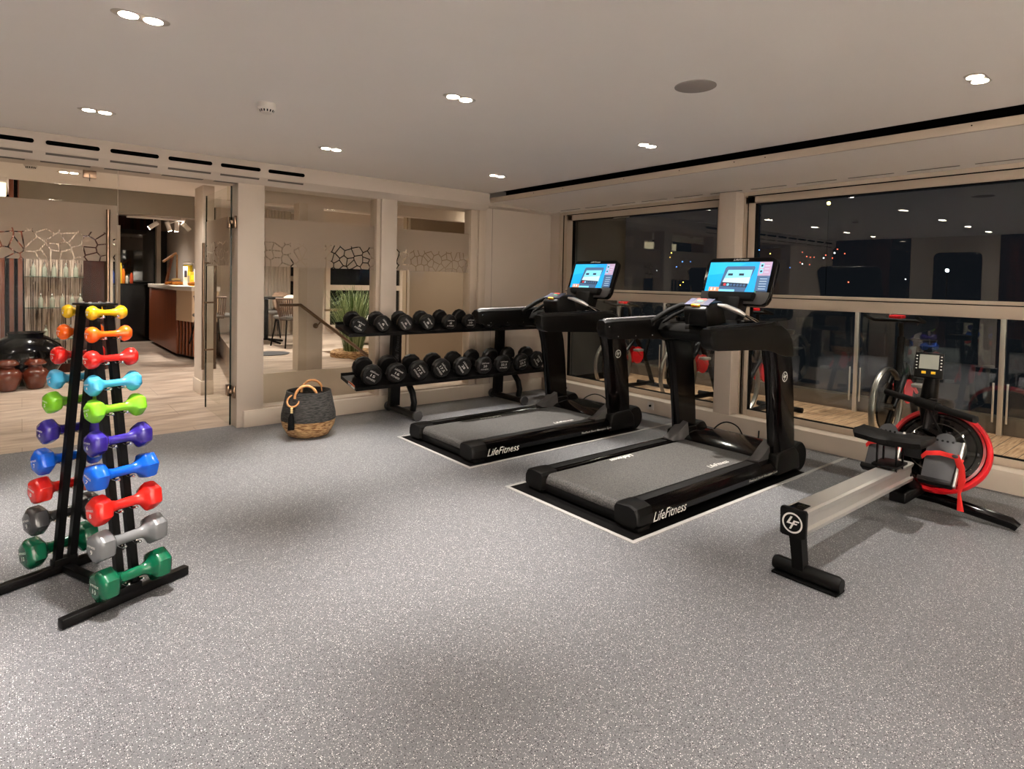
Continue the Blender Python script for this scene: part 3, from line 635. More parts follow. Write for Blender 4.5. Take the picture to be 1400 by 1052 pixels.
pillow((3.05, 10.80, LZ+.70), 0, mat('grey_fabric', rgb(150, 150, 142), .9), 'grey square pillow on the far woven chair', (.2, .07, .2))
pillow((3.50, 10.62, LZ+.62), .3, mat('patterned_fabric', rgb(150, 124, 104), .9, noise=.6, nscale=60), 'brown patterned pillow right of the grey one in the lounge', (.17, .07, .17))
o = B().lathe([(.001, 0), (.22, 0), (.24, .01), (.001, .015)], n=32).obj('floor_disc', M['grey_plastic']); o.location = (2.62, 8.35, LZ); tag(o, 'flat grey round table foot on the bright lounge floor at the left of the pane', 'table foot')
# ------------------------------------------------------------------ floor inlays under the treadmills
def inlay(x0, x1, y0, y1, label):
    t = thing('floor_mat', label, 'floor mat', (x0, y0, 0))
    w, d = x1-x0, y1-y0; k = .026
    b = B(); b.box(0, w, 0, k, 0, .004); b.box(0, w, d-k, d, 0, .004); b.box(0, k, k, d-k, 0, .004); b.obj('silver_edge', M['trim'], t)
    B().box(k, 2.0, k, d-k, 0, .003).obj('rubber_sheet', M['mat_black'], t)
inlay(2.50, 5.186, 2.005, 3.10, 'black rubber inlay with a silver edge strip under the nearer treadmill')
inlay(2.53, 5.186, 3.553, 4.647, 'black rubber inlay with a silver edge strip under the farther treadmill')
def smooth(P, k=5):
    P = [Vector(p) for p in P]; out = []
    for i in range(len(P)-1):
        a, b_, c, d = P[max(i-1, 0)], P[i], P[i+1], P[min(i+2, len(P)-1)]
        for j in range(k):
            t = j/k; out.append(.5*((2*b_)+(c-a)*t+(2*a-5*b_+4*c-d)*t*t+(3*b_-a-3*c+d)*t**3))
    return out+[P[-1]]
# ------------------------------------------------------------------ brand emblem
def emblem(b, Mt, r=.04):
    b.torus((0, 0, 0), r*.9, r*.10, M=None, n=36, k=4, sc=(1, .2)) if False else None
    n = 40
    for i in range(n):
        a0, a1 = 2*PI*i/n, 2*PI*(i+1)/n; ri, ro = r*.84, r
        q = [Mt @ Vector((rr*math.cos(a), rr*math.sin(a), .001)) for rr, a in ((ri, a0), (ro, a0), (ro, a1), (ri, a1))]
        b.quad(*q)
    def poly(p):
        vs = [b.bm.verts.new(Mt @ Vector((x*r, y*r, .001))) for x, y in p]; f = b.bm.faces.new(vs); f.material_index = b.mi
    poly([(-.18, .62), (.02, .62), (-.28, .02), (-.50, .02)])
    poly([(-.50, .02), (-.28, .02), (.04, .02), (-.04, -.13), (-.57, -.13)])
    poly([(.14, .30), (.34, .30), (-.10, -.62), (-.30, -.62)])
    poly([(.34, .30), (.70, .30), (.63, .15), (.26, .15)])
    poly([(.19, .02), (.50, .02), (.43, -.12), (.12, -.12)])
# ------------------------------------------------------------------ treadmill
M['screen_blue'] = emis('screen_blue', rgb(0, 150, 228), 1.25)
M['screen_light'] = emis('screen_light', rgb(120, 200, 235), 1.2)
M['screen_slate'] = emis('screen_slate', rgb(62, 92, 128), 1.0)
M['screen_dark'] = emis('screen_dark', rgb(22, 34, 52), .8)
M['screen_pink'] = emis('screen_pink', rgb(176, 150, 178), 1.0)
M['screen_orange'] = emis('screen_orange', rgb(226, 150, 110), 1.0)
M['screen_red'] = emis('screen_red', rgb(220, 50, 60), 1.0)
M['screen_white'] = emis('screen_white', rgb(190, 214, 228), 1.0)
M['btn_red'] = mat('button_red', rgb(220, 70, 60), .4, emit=rgb(220, 60, 50), es=.08); M['btn_green'] = mat('button_green', rgb(60, 190, 150), .4, emit=rgb(60, 190, 150), es=.08)
M['btn_yellow'] = mat('button_yellow', rgb(240, 190, 20), .4); M['panel_grey'] = mat('panel_lilac_grey', rgb(62, 62, 78), .7, spec=.2)
def make_treadmill(label, loc):
    t = thing('treadmill', label, 'treadmill', loc)
    b = B(); b.box(.03, 1.86, -.40, .40, .012, .075, .01); b.obj('base_frame', M['black_steel'], t)
    for s in (-1, 1):
        sec = [(.318, .05), (.318, .128), (.33, .136), (.405, .142), (.445, .128), (.462, .095), (.470, .085), (.470, .052), (.448, .03), (.33, .03)]
        rings = [[(x, s*y, z) for y, z in (sec if s > 0 else sec[::-1])] for x in (.13, 1.2, 1.80)]
        r = B().rings(rings).obj('side_rail', M['black_gloss'], t)
        B().box(.14, 1.36, min(s*.335, s*.40), max(s*.335, s*.40), .138, .1425, .001).obj('foot_strip', M['black_matte'], r)
        ce = [(.300, .03), (.296, .118), (.31, .138), (.41, .146), (.455, .132), (.474, .096), (.476, .045), (.455, .02), (.32, .02)]
        rings = []
        for x, k in ((.0, .90), (.008, .96), (.025, 1.0), (.135, 1.0)):
            rings.append([(x, s*(.385+(y-.385)*k), .08+(z-.08)*k) for y, z in (ce if s > 0 else ce[::-1])])
        B().rings(rings).obj('end_cap', M['black_plastic'], t, ang=22)
        B().box(.02, .13, min(s*.33, s*.46), max(s*.33, s*.46), .0, .03, .008).obj('rear_foot', M['black_matte'], t)
    # belt
    pr_ = [(1.62, .085)]+[(.075+.045*math.cos(a)*1.0, .082+.045*math.sin(a)) for a in [PI*1.5-PI*k/12 for k in range(13)]]+[(1.62, .127)]
    B().prism(pr_, -.30, .30, 'y').obj('running_belt', M['belt'], t, ang=50)
    b = B(); b.text('LifeFitness', .235, frame((.73, .262, .1275), (-1, 0, 0), (0, -1, 0)), shear=.3, bold=.004, height=.045)
    b.text('LifeFitness', .235, frame((1.17, -.232, .1275), (1, 0, 0), (0, 1, 0)), shear=.3, bold=.004, height=.045); b.obj('belt_lettering', M['white'], t)
    b = B(); b.text('LifeFitness', .315, frame((.295, -.4735, .068), (1, 0, 0), (0, 0, 1)), shear=.35, bold=.004, height=.056)
    b.text('FlexDeck Shock Absorption System', .40, frame((1.36, -.4735, .070), (1, 0, 0), (0, 0, 1)), shear=.15, height=.021); b.obj('side_lettering', M['white'], t)
    # motor hood
    pf = [(1.55, .05), (1.55, .128), (1.60, .150), (1.70, .17), (1.84, .18), (1.93, .16), (1.955, .10), (1.95, .03), (1.6, .03)]
    rings = []
    for y, k in ((-.40, .94), (-.34, 1.0), (-.15, 1.08), (.15, 1.08), (.34, 1.0), (.40, .94)):
        rings.append([(x, y, .03+(z-.03)*k) for x, z in pf])
    B().rings(rings).obj('motor_cover', M['black_gloss'], t, ang=50)
    for s in (-1, 1):
        # swept foot cover at the inside of each upright
        rings = []
        for x, z0, z1, w in ((1.40, .135, .142, .055), (1.46, .13, .165, .05), (1.54, .12, .215, .04), (1.62, .11, .255, .02)):
            y0 = s*.305; y1 = s*(.305+.10)
            rings.append([(x, y0, z0), (x, y1, z0), (x, y1, z1+.01), (x, y0+s*.02, z1)])
        B().rings([r if s > 0 else r[::-1] for r in rings]).obj('foot_cover', M['grey_plastic'], t, ang=50)
        # upright: rounded flat column, leaning back, flowing into the arm
        path = [(1.70, .10, .135), (1.685, .30, .14), (1.655, .55, .145), (1.62, .78, .148), (1.575, .93, .15)]
        rings = []
        for (xc, z, hw) in path:
            y0, y1 = .372, .462; c = .03
            pts = [(xc-hw, y0+c), (xc-hw+c*.8, y0), (xc+hw-c, y0), (xc+hw, y0+c), (xc+hw, y1-c), (xc+hw-c, y1), (xc-hw+c*1.3, y1), (xc-hw, y1-c)]
            rings.append([(x, s*y, z) for x, y in (pts if s > 0 else pts[::-1])])
        u = B().rings(rings).obj('upright', M['black_gloss'], t, ang=40)
        bb = B(); fr_ = frame((1.62, s*.4635, .735), (1 if s < 0 else -1, 0, 0), (0, 0, 1)); emblem(bb, fr_, .037); bb.obj('emblem', M['white'], u)
        # boot at the foot of the upright
        b = B(); b.prism([(1.52, .03), (1.545, .185), (1.62, .20), (1.80, .205), (1.86, .15), (1.88, .03)], s*.365, s*.476, 'y', .018, 3); b.obj('upright_boot', M['black_plastic'], t, ang=50)
        b = B(); b.lathe([(.001, -.05), (.10, -.05), (.11, -.04), (.11, .04), (.10, .05), (.001, .05)], c=(1.88, s*.42, .115), n=28, M=Matrix.Rotation(PI/2, 4, 'X')); b.obj('transport_wheel', M['black_matte'], t)
        # arm: long padded rail, curving down into the upright
        secs = []
        for (x, zt, zb, hy) in ((.655, 1.085, 1.045, .028), (.66, 1.103, 1.02, .040), (.685, 1.108, .985, .045), (.74, 1.112, .968, .047), (1.0, 1.115, .958, .048), (1.30, 1.122, .945, .048), (1.42, 1.125, .930, .048), (1.52, 1.118, .90, .047), (1.62, 1.075, .88, .046), (1.69, 1.01, .875, .044), (1.725, .93, .87, .040)):
            yc = .432; c = .016
            pts = [(yc-hy+.008, zb), (yc+hy-.008, zb), (yc+hy, zb+c), (yc+hy, zt-c), (yc+hy-c, zt), (yc-hy+c, zt), (yc-hy, zt-c), (yc-hy, zb+c)]
            secs.append([(x, s*y, z) for y, z in (pts if s > 0 else pts[::-1])])
        a_ = B().rings(secs).obj('arm_rail', M['black_plastic'], t, ang=40)
        b = B(); b.tube([(.67, s*.43, 1.095), (.70, s*.43, 1.112), (1.3, s*.43, 1.122), (1.38, s*.43, 1.122)], [.014, .018, .018, .012], 10, flat=.5); b.obj('arm_cap', M['grey_plastic'] if s > 0 else M['black_matte'], a_)
        b = B()
        for k, (x, z) in enumerate([(.70, 1.06), (.80, .985), (1.0, .982), (1.2, .98)]): b.sphere((x, s*.385, z), .0055, n=8, m=6)
        b.obj('screw', M['chrome'], a_)
    # dashboard between the arms
    b = B(); b.prism([(1.26, 1.02), (1.30, 1.085), (1.62, 1.125), (1.70, 1.09), (1.70, 1.0), (1.60, .93), (1.34, .95)], -.385, .385, 'y', .012); b.obj('dashboard', M['black_plastic'], t, ang=50)
    for y in (-.26, .26): b = B(); b.lathe([(.055, .0), (.058, .03), (.050, .03), (.047, .0)], c=(1.42, y, 1.095), n=24); b.obj('cup_holder', M['black_gloss'], t)
    # centre control pod
    b = B(); b.prism([(1.22, 1.08), (1.19, 1.20), (1.24, 1.245), (1.40, 1.262), (1.46, 1.12), (1.46, 1.05)], -.088, .108, 'y', .012); pod = b.obj('control_pod', M['black_plastic'], t, ang=50)
    a = Vector((1.205, 0, 1.222)); e2 = Vector((.10, 0, .048)).normalized(); Pm = frame((1.262, .01, 1.252), (0, -1, 0), e2)
    b = B(Pm.copy()); b.box(-.10, .10, -.055, .05, 0, .006, .002)
    b.M = Pm; pn = b.obj('control_panel', M['panel_grey'], t)
    def pq(bb, x0, x1, y0, y1, h=.0065): bb.quad(Pm @ Vector((x0, y0, h)), Pm @ Vector((x1, y0, h)), Pm @ Vector((x1, y1, h)), Pm @ Vector((x0, y1, h)))
    b = B()
    pq(b, -.05, .05, -.045, .045, .0064); b.mi = 1; pq(b, -.035, .035, .022, .042, .0072); b.mi = 2; pq(b, -.022, .022, .0, .014, .0072)
    b.mi = 3
    for k in range(3): pq(b, -.03+.022*k, -.015+.022*k, -.03, -.018, .0072)
    b.obj('key_pad', [M['grey_plastic'], M['btn_red'], M['btn_green'], M['panel_grey']], pn, recalc=False)
    b = B(Pm); b.box(-.035, .035, -.068, -.052, -.008, .010, .003); b.obj('stop_bar', M['btn_yellow'], pn)
    b = B(Pm); b.box(-.02, .02, -.0685, -.067, -.003, .006); b.obj('stop_button', M['red'], pn)
    b = B(); b.tube([(1.20, .05, 1.18), (1.19, .055, 1.13), (1.20, .06, 1.085)], .002, 6); b.M = Matrix.Identity(4); b.box(1.175, 1.20, .04, .075, 1.05, 1.085, .004); b.obj('safety_clip', M['black_matte'], t)
    # pulse grips
    g = B(); g.tube([(1.30, .11, 1.225), (1.31, .20, 1.222), (1.27, .28, 1.18), (1.22, .345, 1.125), (1.19, .375, 1.09), (1.20, .385, 1.06)], [.016, .021, .022, .021, .02, .016], 12); g.tube([(1.34, .11, 1.19), (1.36, .21, 1.18), (1.33, .30, 1.13), (1.30, .36, 1.08)], [.012, .014, .014, .012], 10); g.obj('hand_grip', M['black_matte'], t, ang=60)
    g = B(); g.tube([(1.33, -.09, 1.235), (1.36, -.14, 1.225), (1.40, -.22, 1.19), (1.43, -.25, 1.165)], [.009, .018, .019, .014], 12); g.obj('hand_grip', M['silver'], t, ang=60, label='silver metal pulse grip')
    g = B(); g.tube([(1.43, -.25, 1.165), (1.50, -.30, 1.115), (1.56, -.33, 1.09)], [.008, .008, .008], 8); g.tube([(1.42, -.235, 1.175), (1.54, -.27, 1.135), (1.60, -.29, 1.10)], [.006]*3, 8); g.obj('grip_bracket', M['chrome'], t)
    # mast and console
    ct = Vector((1.66, -.005, 1.232)); e2 = Vector((.135, 0, .375)).normalized(); Cm = frame(ct, (0, -1, 0), e2)   # local x to the runner's right, y up the screen, z towards the runner
    b = B(); b.prism([(1.52, 1.03), (1.62, 1.30), (1.72, 1.34), (1.74, 1.24), (1.66, 1.03)], -.10, .09, 'y', .015); b.obj('mast', M['black_plastic'], t)
    H = .392; outline = [(-.245, .0), (.245, .0), (.275, .02), (.292, .06), (.300, .34), (.285, .37), (.255, H), (-.255, H), (-.285, .37), (-.300, .34), (-.292, .06), (-.275, .02)]
    b = B(Cm); b.prism(outline, -.045, .0, 'z', .008); con = b.obj('console_housing', M['black_gloss'], t, ang=50)
    b = B(Cm); inn = [(-.24, .008), (.24, .008), (.268, .025), (.282, .06), (.286, .105), (-.286, .105), (-.282, .06), (-.268, .025)]; b.prism(inn, .0, .006, 'z', .002); b.obj('lower_bezel', M['grey_plastic'], con)
    rings = []
    for y, d, hw in ((.030, .0, .17), (.032, .05, .175), (.060, .058, .185), (.088, .045, .185), (.094, .004, .18)):
        rings.append([Cm @ Vector((-hw, y, 0)), Cm @ Vector((-hw, y, d+.004)), Cm @ Vector((hw, y, d+.004)), Cm @ Vector((hw, y, 0))])
    B().rings(rings).obj('reading_ledge', M['black_matte'], con, ang=50)
    b = B()
    x0, x1, y0, y1 = -.262, .262, .100, .352; W = x1-x0; Hh = y1-y0
    def sq(u0, v0, u1, v1, m, h): b.mi = m; b.quad(*[Cm @ Vector((x0+u*W, y0+v*Hh, h)) for u, v in ((u0, v0), (u1, v0), (u1, v1), (u0, v1))])
    def sp(pts, m, h):
        vs = [b.bm.verts.new(Cm @ Vector((x0+u*W, y0+v*Hh, h))) for u, v in pts]; f = b.bm.faces.new(vs); f.material_index = m
    sq(0, 0, 1, 1, 0, .002)
    sp([(0.0, .55), (.25, .62), (.6, .95), (.3, 1), (0, 1)], 8, .0023)
    sq(.81, .55, 1, 1, 4, .003); sq(.81, .06, 1, .55, 2, .003); sq(.81, 0, 1, .06, 3, .003)
    sp([(.22, .02), (.66, .0), (.755, .80), (.74, .86), (.30, .86), (.275, .80)], 2, .003); sp([(.27, .30), (.70, .28), (.72, .74), (.33, .74)], 1, .0035)
    sp([(.27, .30), (.70, .28), (.71, .50), (.295, .46)], 7, .0038); sp([(.255, .20), (.68, .16), (.69, .29), (.265, .33)], 3, .004)
    for k in range(7): sp([(.30+.053*k, .215-.004*k), (.338+.053*k, .211-.004*k), (.342+.053*k, .285-.004*k), (.304+.053*k, .289-.004*k)], 6 if k == 0 else (1 if k == 1 else 2), .0043)
    sq(.34, .55, .42, .62, 3, .004); sq(.52, .55, .60, .62, 3, .004)
    sq(.07, .02, .24, .16, 5, .0045); sq(.24, .02, .50, .09, 1, .0045); sq(.10, .05, .13, .13, 7, .005); sq(.16, .05, .19, .13, 7, .005)
    sq(.83, .80, .88, .95, 1, .0035); sq(.83, .62, .88, .76, 1, .0035); sq(.84, .84, .87, .91, 3, .004); sq(.84, .66, .87, .72, 3, .004)
    for k in range(5): sq(.86, .12+.08*k, .97, .135+.08*k, 7, .0035)
    for k in range(3): sq(.90, .66+.10*k, .97, .675+.10*k, 7, .0035)
    sq(.815, .01, .835, .05, 9, .0035)
    b.obj('touch_screen', [M['screen_blue'], M['screen_light'], M['screen_slate'], M['screen_dark'], M['screen_pink'], M['screen_orange'], M['screen_red'], M['screen_white'], emis('screen_cyan', rgb(30, 168, 232), 1.2) if 'screen_cyan' not in M else M['screen_cyan'], M['btn_green']], con, recalc=False)
    b = B(); b.text('LifeFitness', .13, Cm @ Matrix.Translation((0, .374, .0008)), shear=.35, bold=.004, height=.018); b.obj('console_lettering', M['white'], con)
    b = B(); b.tube(smooth([(1.93, .30, .10), (2.02, .32, .16), (2.15, .30, .19), (2.26, .25, .14), (2.31, .2, .02), (2.40, .15, .008), (2.52, .2, .02), (2.565, .22, .07)]), .006, 8); b.obj('power_cable', M['gasket'], t)
    return t
tm = make_treadmill('black treadmill nearer to the camera, beside the rowing machine', (2.6, 2.535, 0))
tm2 = dup(tm, (2.6, 4.083, 0), 0, 'black treadmill farther from the camera, in front of the dumbbell rack')
# wall sockets
for (y, lab) in ((5.25, 'white wall socket with a black plug in the low wall behind the farther treadmill'), (3.98, 'white wall socket in the low window wall between the two treadmills')):
    t = thing('wall_socket', lab, 'socket', (5.19, y, .085)); B().box(-.008, 0, -.04, .04, -.04, .04, .002).obj('plate', M['white_plastic'], t); B().lathe([(.001, 0), (.012, 0), (.012, .012), (.001, .012)], c=(-.009, 0, 0), n=16, M=Matrix.Rotation(-PI/2, 4, 'Y')).obj('socket_hole', M['gasket'], t)
# ------------------------------------------------------------------ horizontal dumbbell rack
t = thing('dumbbell_rack', 'long black two tier dumbbell rack against the wall behind the treadmills', 'dumbbell rack', (2.38, 5.15, 0))
for x in (.60, 1.96):
    b = B(); b.tube([(x, -.06, .045), (x, .50, .045)], .038, 14, flat=.85); f_o = b.obj('foot_bar', M['black_steel'], t)
    for y in (-.085, .50): b = B(); b.lathe([(.001, -.012), (.05, -.012), (.054, 0), (.05, .014), (.001, .014)], c=(x, y, .05), n=24, M=Matrix.Rotation(PI/2, 4, 'X')); b.obj('end_cap', M['grey_plastic'], f_o)
    b = B(); rings = []
    for y, z, hw in ((.40, .07, .055), (.385, .42, .055), (.37, .84, .05), (.36, .93, .045)): rings.append([(x-hw, y-.03, z), (x+hw, y-.03, z), (x+hw, y+.03, z), (x-hw, y+.03, z)])
    u = B().rings(rings).obj('upright', M['black_steel'], t)
    if x < 1:
        bb = B(); bb.text('Life Fitness', .27, frame((x, .342, .66), (.01, -.06, 1), (-1, 0, 0)), shear=.3, bold=.004, height=.042); bb.obj('lettering', M['grey_plastic'], u)
    b = B(); b.tube([(x+.02, .04, .08), (x+.02, .02, .16), (x+.02, .05, .25), (x+.02, .14, .335)], .036, 10, flat=.8, up=(1, 0, 0)); b.obj('curved_brace', M['black_steel'], t, ang=60)
for (z0, z1, y0, y1, xa, xb, nm) in ((.335, .405, 0.0, .33, 0.0, 2.36, 'lower'), (.828, .895, .10, .40, -.03, 2.44, 'upper')):
    b = B(); sl = (z1-z0)/(y1-y0)
    rings = [[(x, y0, z0), (x, y0, z0+.03), (x, y1, z1+.03), (x, y1+.02, z1+.055), (x, y1+.02, z1)] for x in (xa, xb)]
    sh = B().rings(rings).obj('%s_shelf' % nm, M['black_steel'], t)
    if nm == 'lower':
        b = B(); m_ = frame((xa-.001, y0+.10, z0+.045), (0, -1, -sl), (0, 0, 1)); b.M = m_; b.box(-.07, .07, -.018, .018, 0, .002); b.mi = 1; b.box(-.07, .07, .002, .018, 0, .0025); b.mi = 2
        b.box(-.06, .0, -.012, -.006, 0, .003); b.box(-.06, .02, .006, .012, 0, .003); b.obj('warning_sticker', [M['white'], emis('sticker_orange', rgb(210, 90, 40), .0), M['gasket']], sh)
    b = B()
    nn = 9
    for k in range(nn):
        x = (.176+.26*k) if nm == 'lower' else (.093+.252*k)
        for yy in (y0+.05, y1-.07):
            zz = z0+(yy-y0)*sl+.03; rad = .100 if nm == 'lower' else .082; pts = []
            for q in range(9): a = PI*1.25+PI*.5*q/8; pts.append((x+rad*1.02*math.cos(a), yy, zz+rad*.80+rad*math.sin(a)+.012))
            b.tube(pts, .007, 6)
    b.obj('saddle', M['black_matte'], sh)
# black dumbbells
def make_black_dumbbell(r, ln, num):
    """axis along local y, centred at the origin, front face at -y"""
    t = thing('dumbbell', 'x', 'dumbbell'); n = 10; hl = .075
    Rm = Matrix.Rotation(PI/2, 4, 'X')
    for s in (-1, 1):
        prof = [(.02, 0), (r*.80, 0), (r*.94, .010), (r, .022), (r, hl-.022), (r*.92, hl-.008), (r*.78, hl), (r*.74, hl-.004), (.001, hl-.004)]
        if s > 0: c = (0, ln/2-hl, 0); Mm = Matrix.Rotation(-PI/2, 4, 'X')
        else: c = (0, -ln/2+hl, 0); Mm = Matrix.Rotation(PI/2, 4, 'X')
        b = B(); b.lathe(prof, c=c, n=12, M=Mm); h = b.obj('weight_head', M['dumb_black'], t, ang=25)
        if s < 0:
            b = B(); F = frame((0, -ln/2+.0035, 0), (1, 0, 0), (0, 0, 1)); w = r*1.0
            b.text('LifeFitness', w*.95, F @ Matrix.Translation((0, r*.34, .001)), shear=.2, bold=.004, height=r*.17); b.text(num, w*(.2+.14*len(num)), F @ Matrix.Translation((0, 0, .001)), bold=.01, height=r*.24)
            b.text('FITNESS', w*.95, F @ Matrix.Translation((0, -r*.34, .001)), bold=.006, height=r*.16); b.obj('face_lettering', M['white'], h)
    b = B(); b.tube([(0, -ln/2+hl-.01, 0), (0, -.03, 0), (0, 0, 0), (0, .03, 0), (0, ln/2-hl+.01, 0)], [.015, .0165, .018, .0165, .015], 14); b.obj('handle', M['chrome'], t, ang=60)
    return t
ords = 'first second third fourth fifth sixth seventh eighth ninth'.split()
lownum = ['15', '16', '17.5', '17.5', '20', '20', '22.5', '22.5', '25']; upnum = ['5', '6', '6', '8', '8', '10', '10', '12.5', '12.5']
rnd = random.Random(11)
for row, nums, r, ln, xs, yc, zc, tilt in (('lower', lownum, .104, .315, [2.556+.2595*k for k in range(9)], 5.30, .494, .22), ('upper', upnum, .085, .275, [2.473+.252*k for k in range(9)], 5.395, .956, .22)):
    protos = {}
    for k, (nm, x) in enumerate(zip(nums, xs)):
        lab = 'black round dumbbell marked %s on the %s rack shelf, %s from the left' % (nm, row, ords[k])
        if row == 'upper' and k > 5: lab = 'black round dumbbell on the upper rack shelf behind the treadmill arm, %s from the left' % ords[k]
        if nm not in protos: o = make_black_dumbbell(r, ln, nm); protos[nm] = o
        else: o = dup(protos[nm], (0, 0, 0))
        o['label'] = lab; o['group'] = 'black dumbbells on the %s shelf' % row
        o.location = (x, yc, zc); o.rotation_euler = (tilt, rnd.choice([0, 0, -.6, .5, .9, -.2]), 0.03*rnd.uniform(-1, 1)); o.rotation_mode = 'XYZ'
# ------------------------------------------------------------------ A frame rack with coloured dumbbells
AO = (.1106, 2.8335, 0); AZ = math.atan2(.39029, .92069)
t = thing('dumbbell_tower', 'black A frame rack carrying ten levels of coloured dumbbells on both sides', 'dumbbell rack', AO, AZ)
for y in (0, .5):
    bb = B().box(0, .512, y-.018, y+.018, .004, .042, .003).obj('base_bar', M['black_steel'], t)
B().box(.235, .275, .018, .482, .006, .036, .003).obj('cross_bar', M['black_steel'], t)
def vline(z): return .0+.205*(z-.04)/1.19
for side in (0, 1):
    for xc in (.224, .283):
        rings = []
        for z in (.04, 1.235):
            v = vline(z) if side == 0 else .5-vline(z)
            rings.append([(xc-.015, v-.014, z), (xc+.015, v-.014, z), (xc+.015, v+.014, z), (xc-.015, v+.014, z)])
        B().rings(rings).obj('post', M['black_steel'], t)
    b = B(); v = .0 if side == 0 else .5; b.box(.205, .30, v-.022, v+.022, .04, .07, .002); b.obj('post_foot', M['black_steel'], t)
b = B(); b.box(.195, .315, .185, .315, 1.232, 1.242, .002); tp = b.obj('top_plate', M['black_steel'], t)
for x, y in ((.22, .22), (.29, .22), (.22, .28), (.29, .28)): b = B(); b.sphere((x, y, 1.243), .009, (1, 1, .7), 12, 8); b.obj('bolt', M['chrome'], tp)
lev = [('yellow', rgb(226, 182, 12), 1.204, .151, .030), ('orange', rgb(236, 96, 16), 1.114, .172, .034), ('coral', rgb(214, 30, 24), 1.012, .200, .039), ('light blue', rgb(70, 170, 212), .907, .208, .042), ('lime green', rgb(120, 190, 40), .804, .225, .047),
       ('purple', rgb(46, 32, 124), .674, .245, .052), ('blue', rgb(8, 84, 196), .541, .268, .056), ('red', rgb(214, 34, 26), .410, .270, .058), ('grey', rgb(110, 112, 114), .271, .285, .061), ('dark green', rgb(4, 84, 56), .121, .290, .064)]
pin = None
for k, (nm, col, z, ln, r) in enumerate(lev):
    m_ = mat('neoprene_%s' % nm.replace(' ', '_'), col, .22, coat=.25, noise=.03)
    if nm == 'grey': m2 = mat('neoprene_dark_grey', rgb(52, 52, 54), .25, coat=.25)
    Mm = Matrix.Rotation(PI/2, 4, 'Y')
    # hexagonal rounded head + barrel handle
    hl = r*1.15; c0 = ln/2
    b = B(); rings = []
    def ring(x, rr, hexa): 
        out = []
        for q in range(24):
            a = 2*PI*q/24; hx = math.cos(PI/6)/math.cos((a % (PI/3))-PI/6); k_ = hexa*hx*1.06+(1-hexa)
            out.append((x, rr*k_*math.cos(a+PI/2), rr*k_*math.sin(a+PI/2)))
        return out
    hexa = .35 if k < 3 else .8
    hr = max(.0125, r*.36)
    pr_ = [(-c0, r*.50, hexa*.6), (-c0+.003, r*.78, hexa), (-c0+.010, r*.94, hexa), (-c0+.022, r, hexa), (-c0+hl-.016, r, hexa), (-c0+hl-.006, r*.90, hexa), (-c0+hl+.004, r*.62, hexa*.5), (-c0+hl+.014, hr*1.25, 0), (-c0+hl+.03, hr, 0)]
    full = pr_+[(-x, rr, h) for x, rr, h in pr_[::-1]]
    b.rings([ring(x, rr, h) for x, rr, h in full])
    o = b.obj('dumbbell', m_, ang=38)
    bt_ = B(); F = frame((-c0-.0002, 0, 0), (0, -1, 0), (0, 0, 1)); bt_.text('FITNESS', r*.85, F @ Matrix.Translation((0, r*.16, .0012)), bold=.004, height=r*.14); bt_.text(str(k+1), r*.25*(1 if k < 9 else 1.6), F @ Matrix.Translation((0, -r*.2, .0012)), bold=.006, height=r*.30); tx = bt_.obj('weight_lettering', M['white'], o)
    v = vline(z)-.045; zz = z
    for side in (0, 1):
        if side == 0: oo = o
        else:
            oo = o.copy(); COL.objects.link(oo); tc_ = tx.copy(); COL.objects.link(tc_); tc_.parent = oo
            if nm == 'grey': oo.data = o.data.copy(); oo.data.materials[0] = m2
        vv = v if side == 0 else .5-v
        u = .252
        wx = AO[0]+u*math.cos(AZ)-vv*math.sin(AZ); wy = AO[1]+u*math.sin(AZ)+vv*math.cos(AZ)
        oo.location = (wx, wy, zz+.0); oo.rotation_euler = (rnd.uniform(-.35, .35) if k > 2 else 0, 0, AZ)
        cn = nm if not (side == 1 and nm == 'grey') else 'dark grey'
        tag(oo, '%s hand weight on the %s side of the A frame rack, %s from top' % (cn, 'near' if side == 0 else 'far', (ords+['tenth'])[k]), 'dumbbell', 'coloured dumbbells on the A frame rack')
        # cradle hooks fixed on the posts
        sgn = -1 if side == 0 else 1; vp_ = vline(z) if side == 0 else .5-vline(z)
        for xc in (.224, .283):
            b = B(); hz = zz-hr-.006; b.box(xc-.009, xc+.009, min(vp_+sgn*.010, vp_+sgn*.070), max(vp_+sgn*.010, vp_+sgn*.070), hz-.003, hz, .0005); b.sphere((xc, vp_+sgn*.072, hz+.003), .0065, n=10, m=6)
            b.obj('cradle_hook', M['chrome'], t)
# ------------------------------------------------------------------ rattan basket
t = thing('woven_basket', 'black and tan woven basket with two rattan loop handles standing by the glass partition', 'basket', (1.94, 5.15, 0))
prof = [(.001, .002), (.13, 0), (.17, .012), (.215, .09), (.228, .15)]
b = B(); b.lathe(prof+[(.22, .15), (.001, .03)], n=44); b.obj('lower_weave', M['weave_tan'], t, ang=70)
b = B(); b.lathe([(.228, .148), (.226, .20), (.205, .30), (.188, .375), (.186, .392), (.176, .392), (.18, .30), (.21, .16)], n=44, cap=False); b.obj('upper_weave', M['weave_black'], t, ang=70)
for (cx_, cy_, a) in ((-.085, -.155, -.08), (.085, .14, .08)):
    d = Vector((.8, -.6, 0)).normalized(); b = B(); ctr = Vector((cx_*.9, cy_*.9, .36)); pts = []
    for q in range(17): an = PI*q/16; pts.append(ctr+Vector((.085*math.cos(an), -.03*math.cos(an), 0))+Vector((0, 0, .105*math.sin(an)-.01)))
    b.tube(pts, [.011+.0015*math.sin(q*2.1) for q in range(17)], 8); b.obj('loop_handle', M['rattan'], t, ang=60)
b = B(); b.torus((-.17, -.10, .33), .052, .008, M=Matrix.Rotation(1.1, 4, Vector((.7, -.7, 0))), n=28, k=8); tg = b.obj('ring', M['rattan'], t, ang=60)
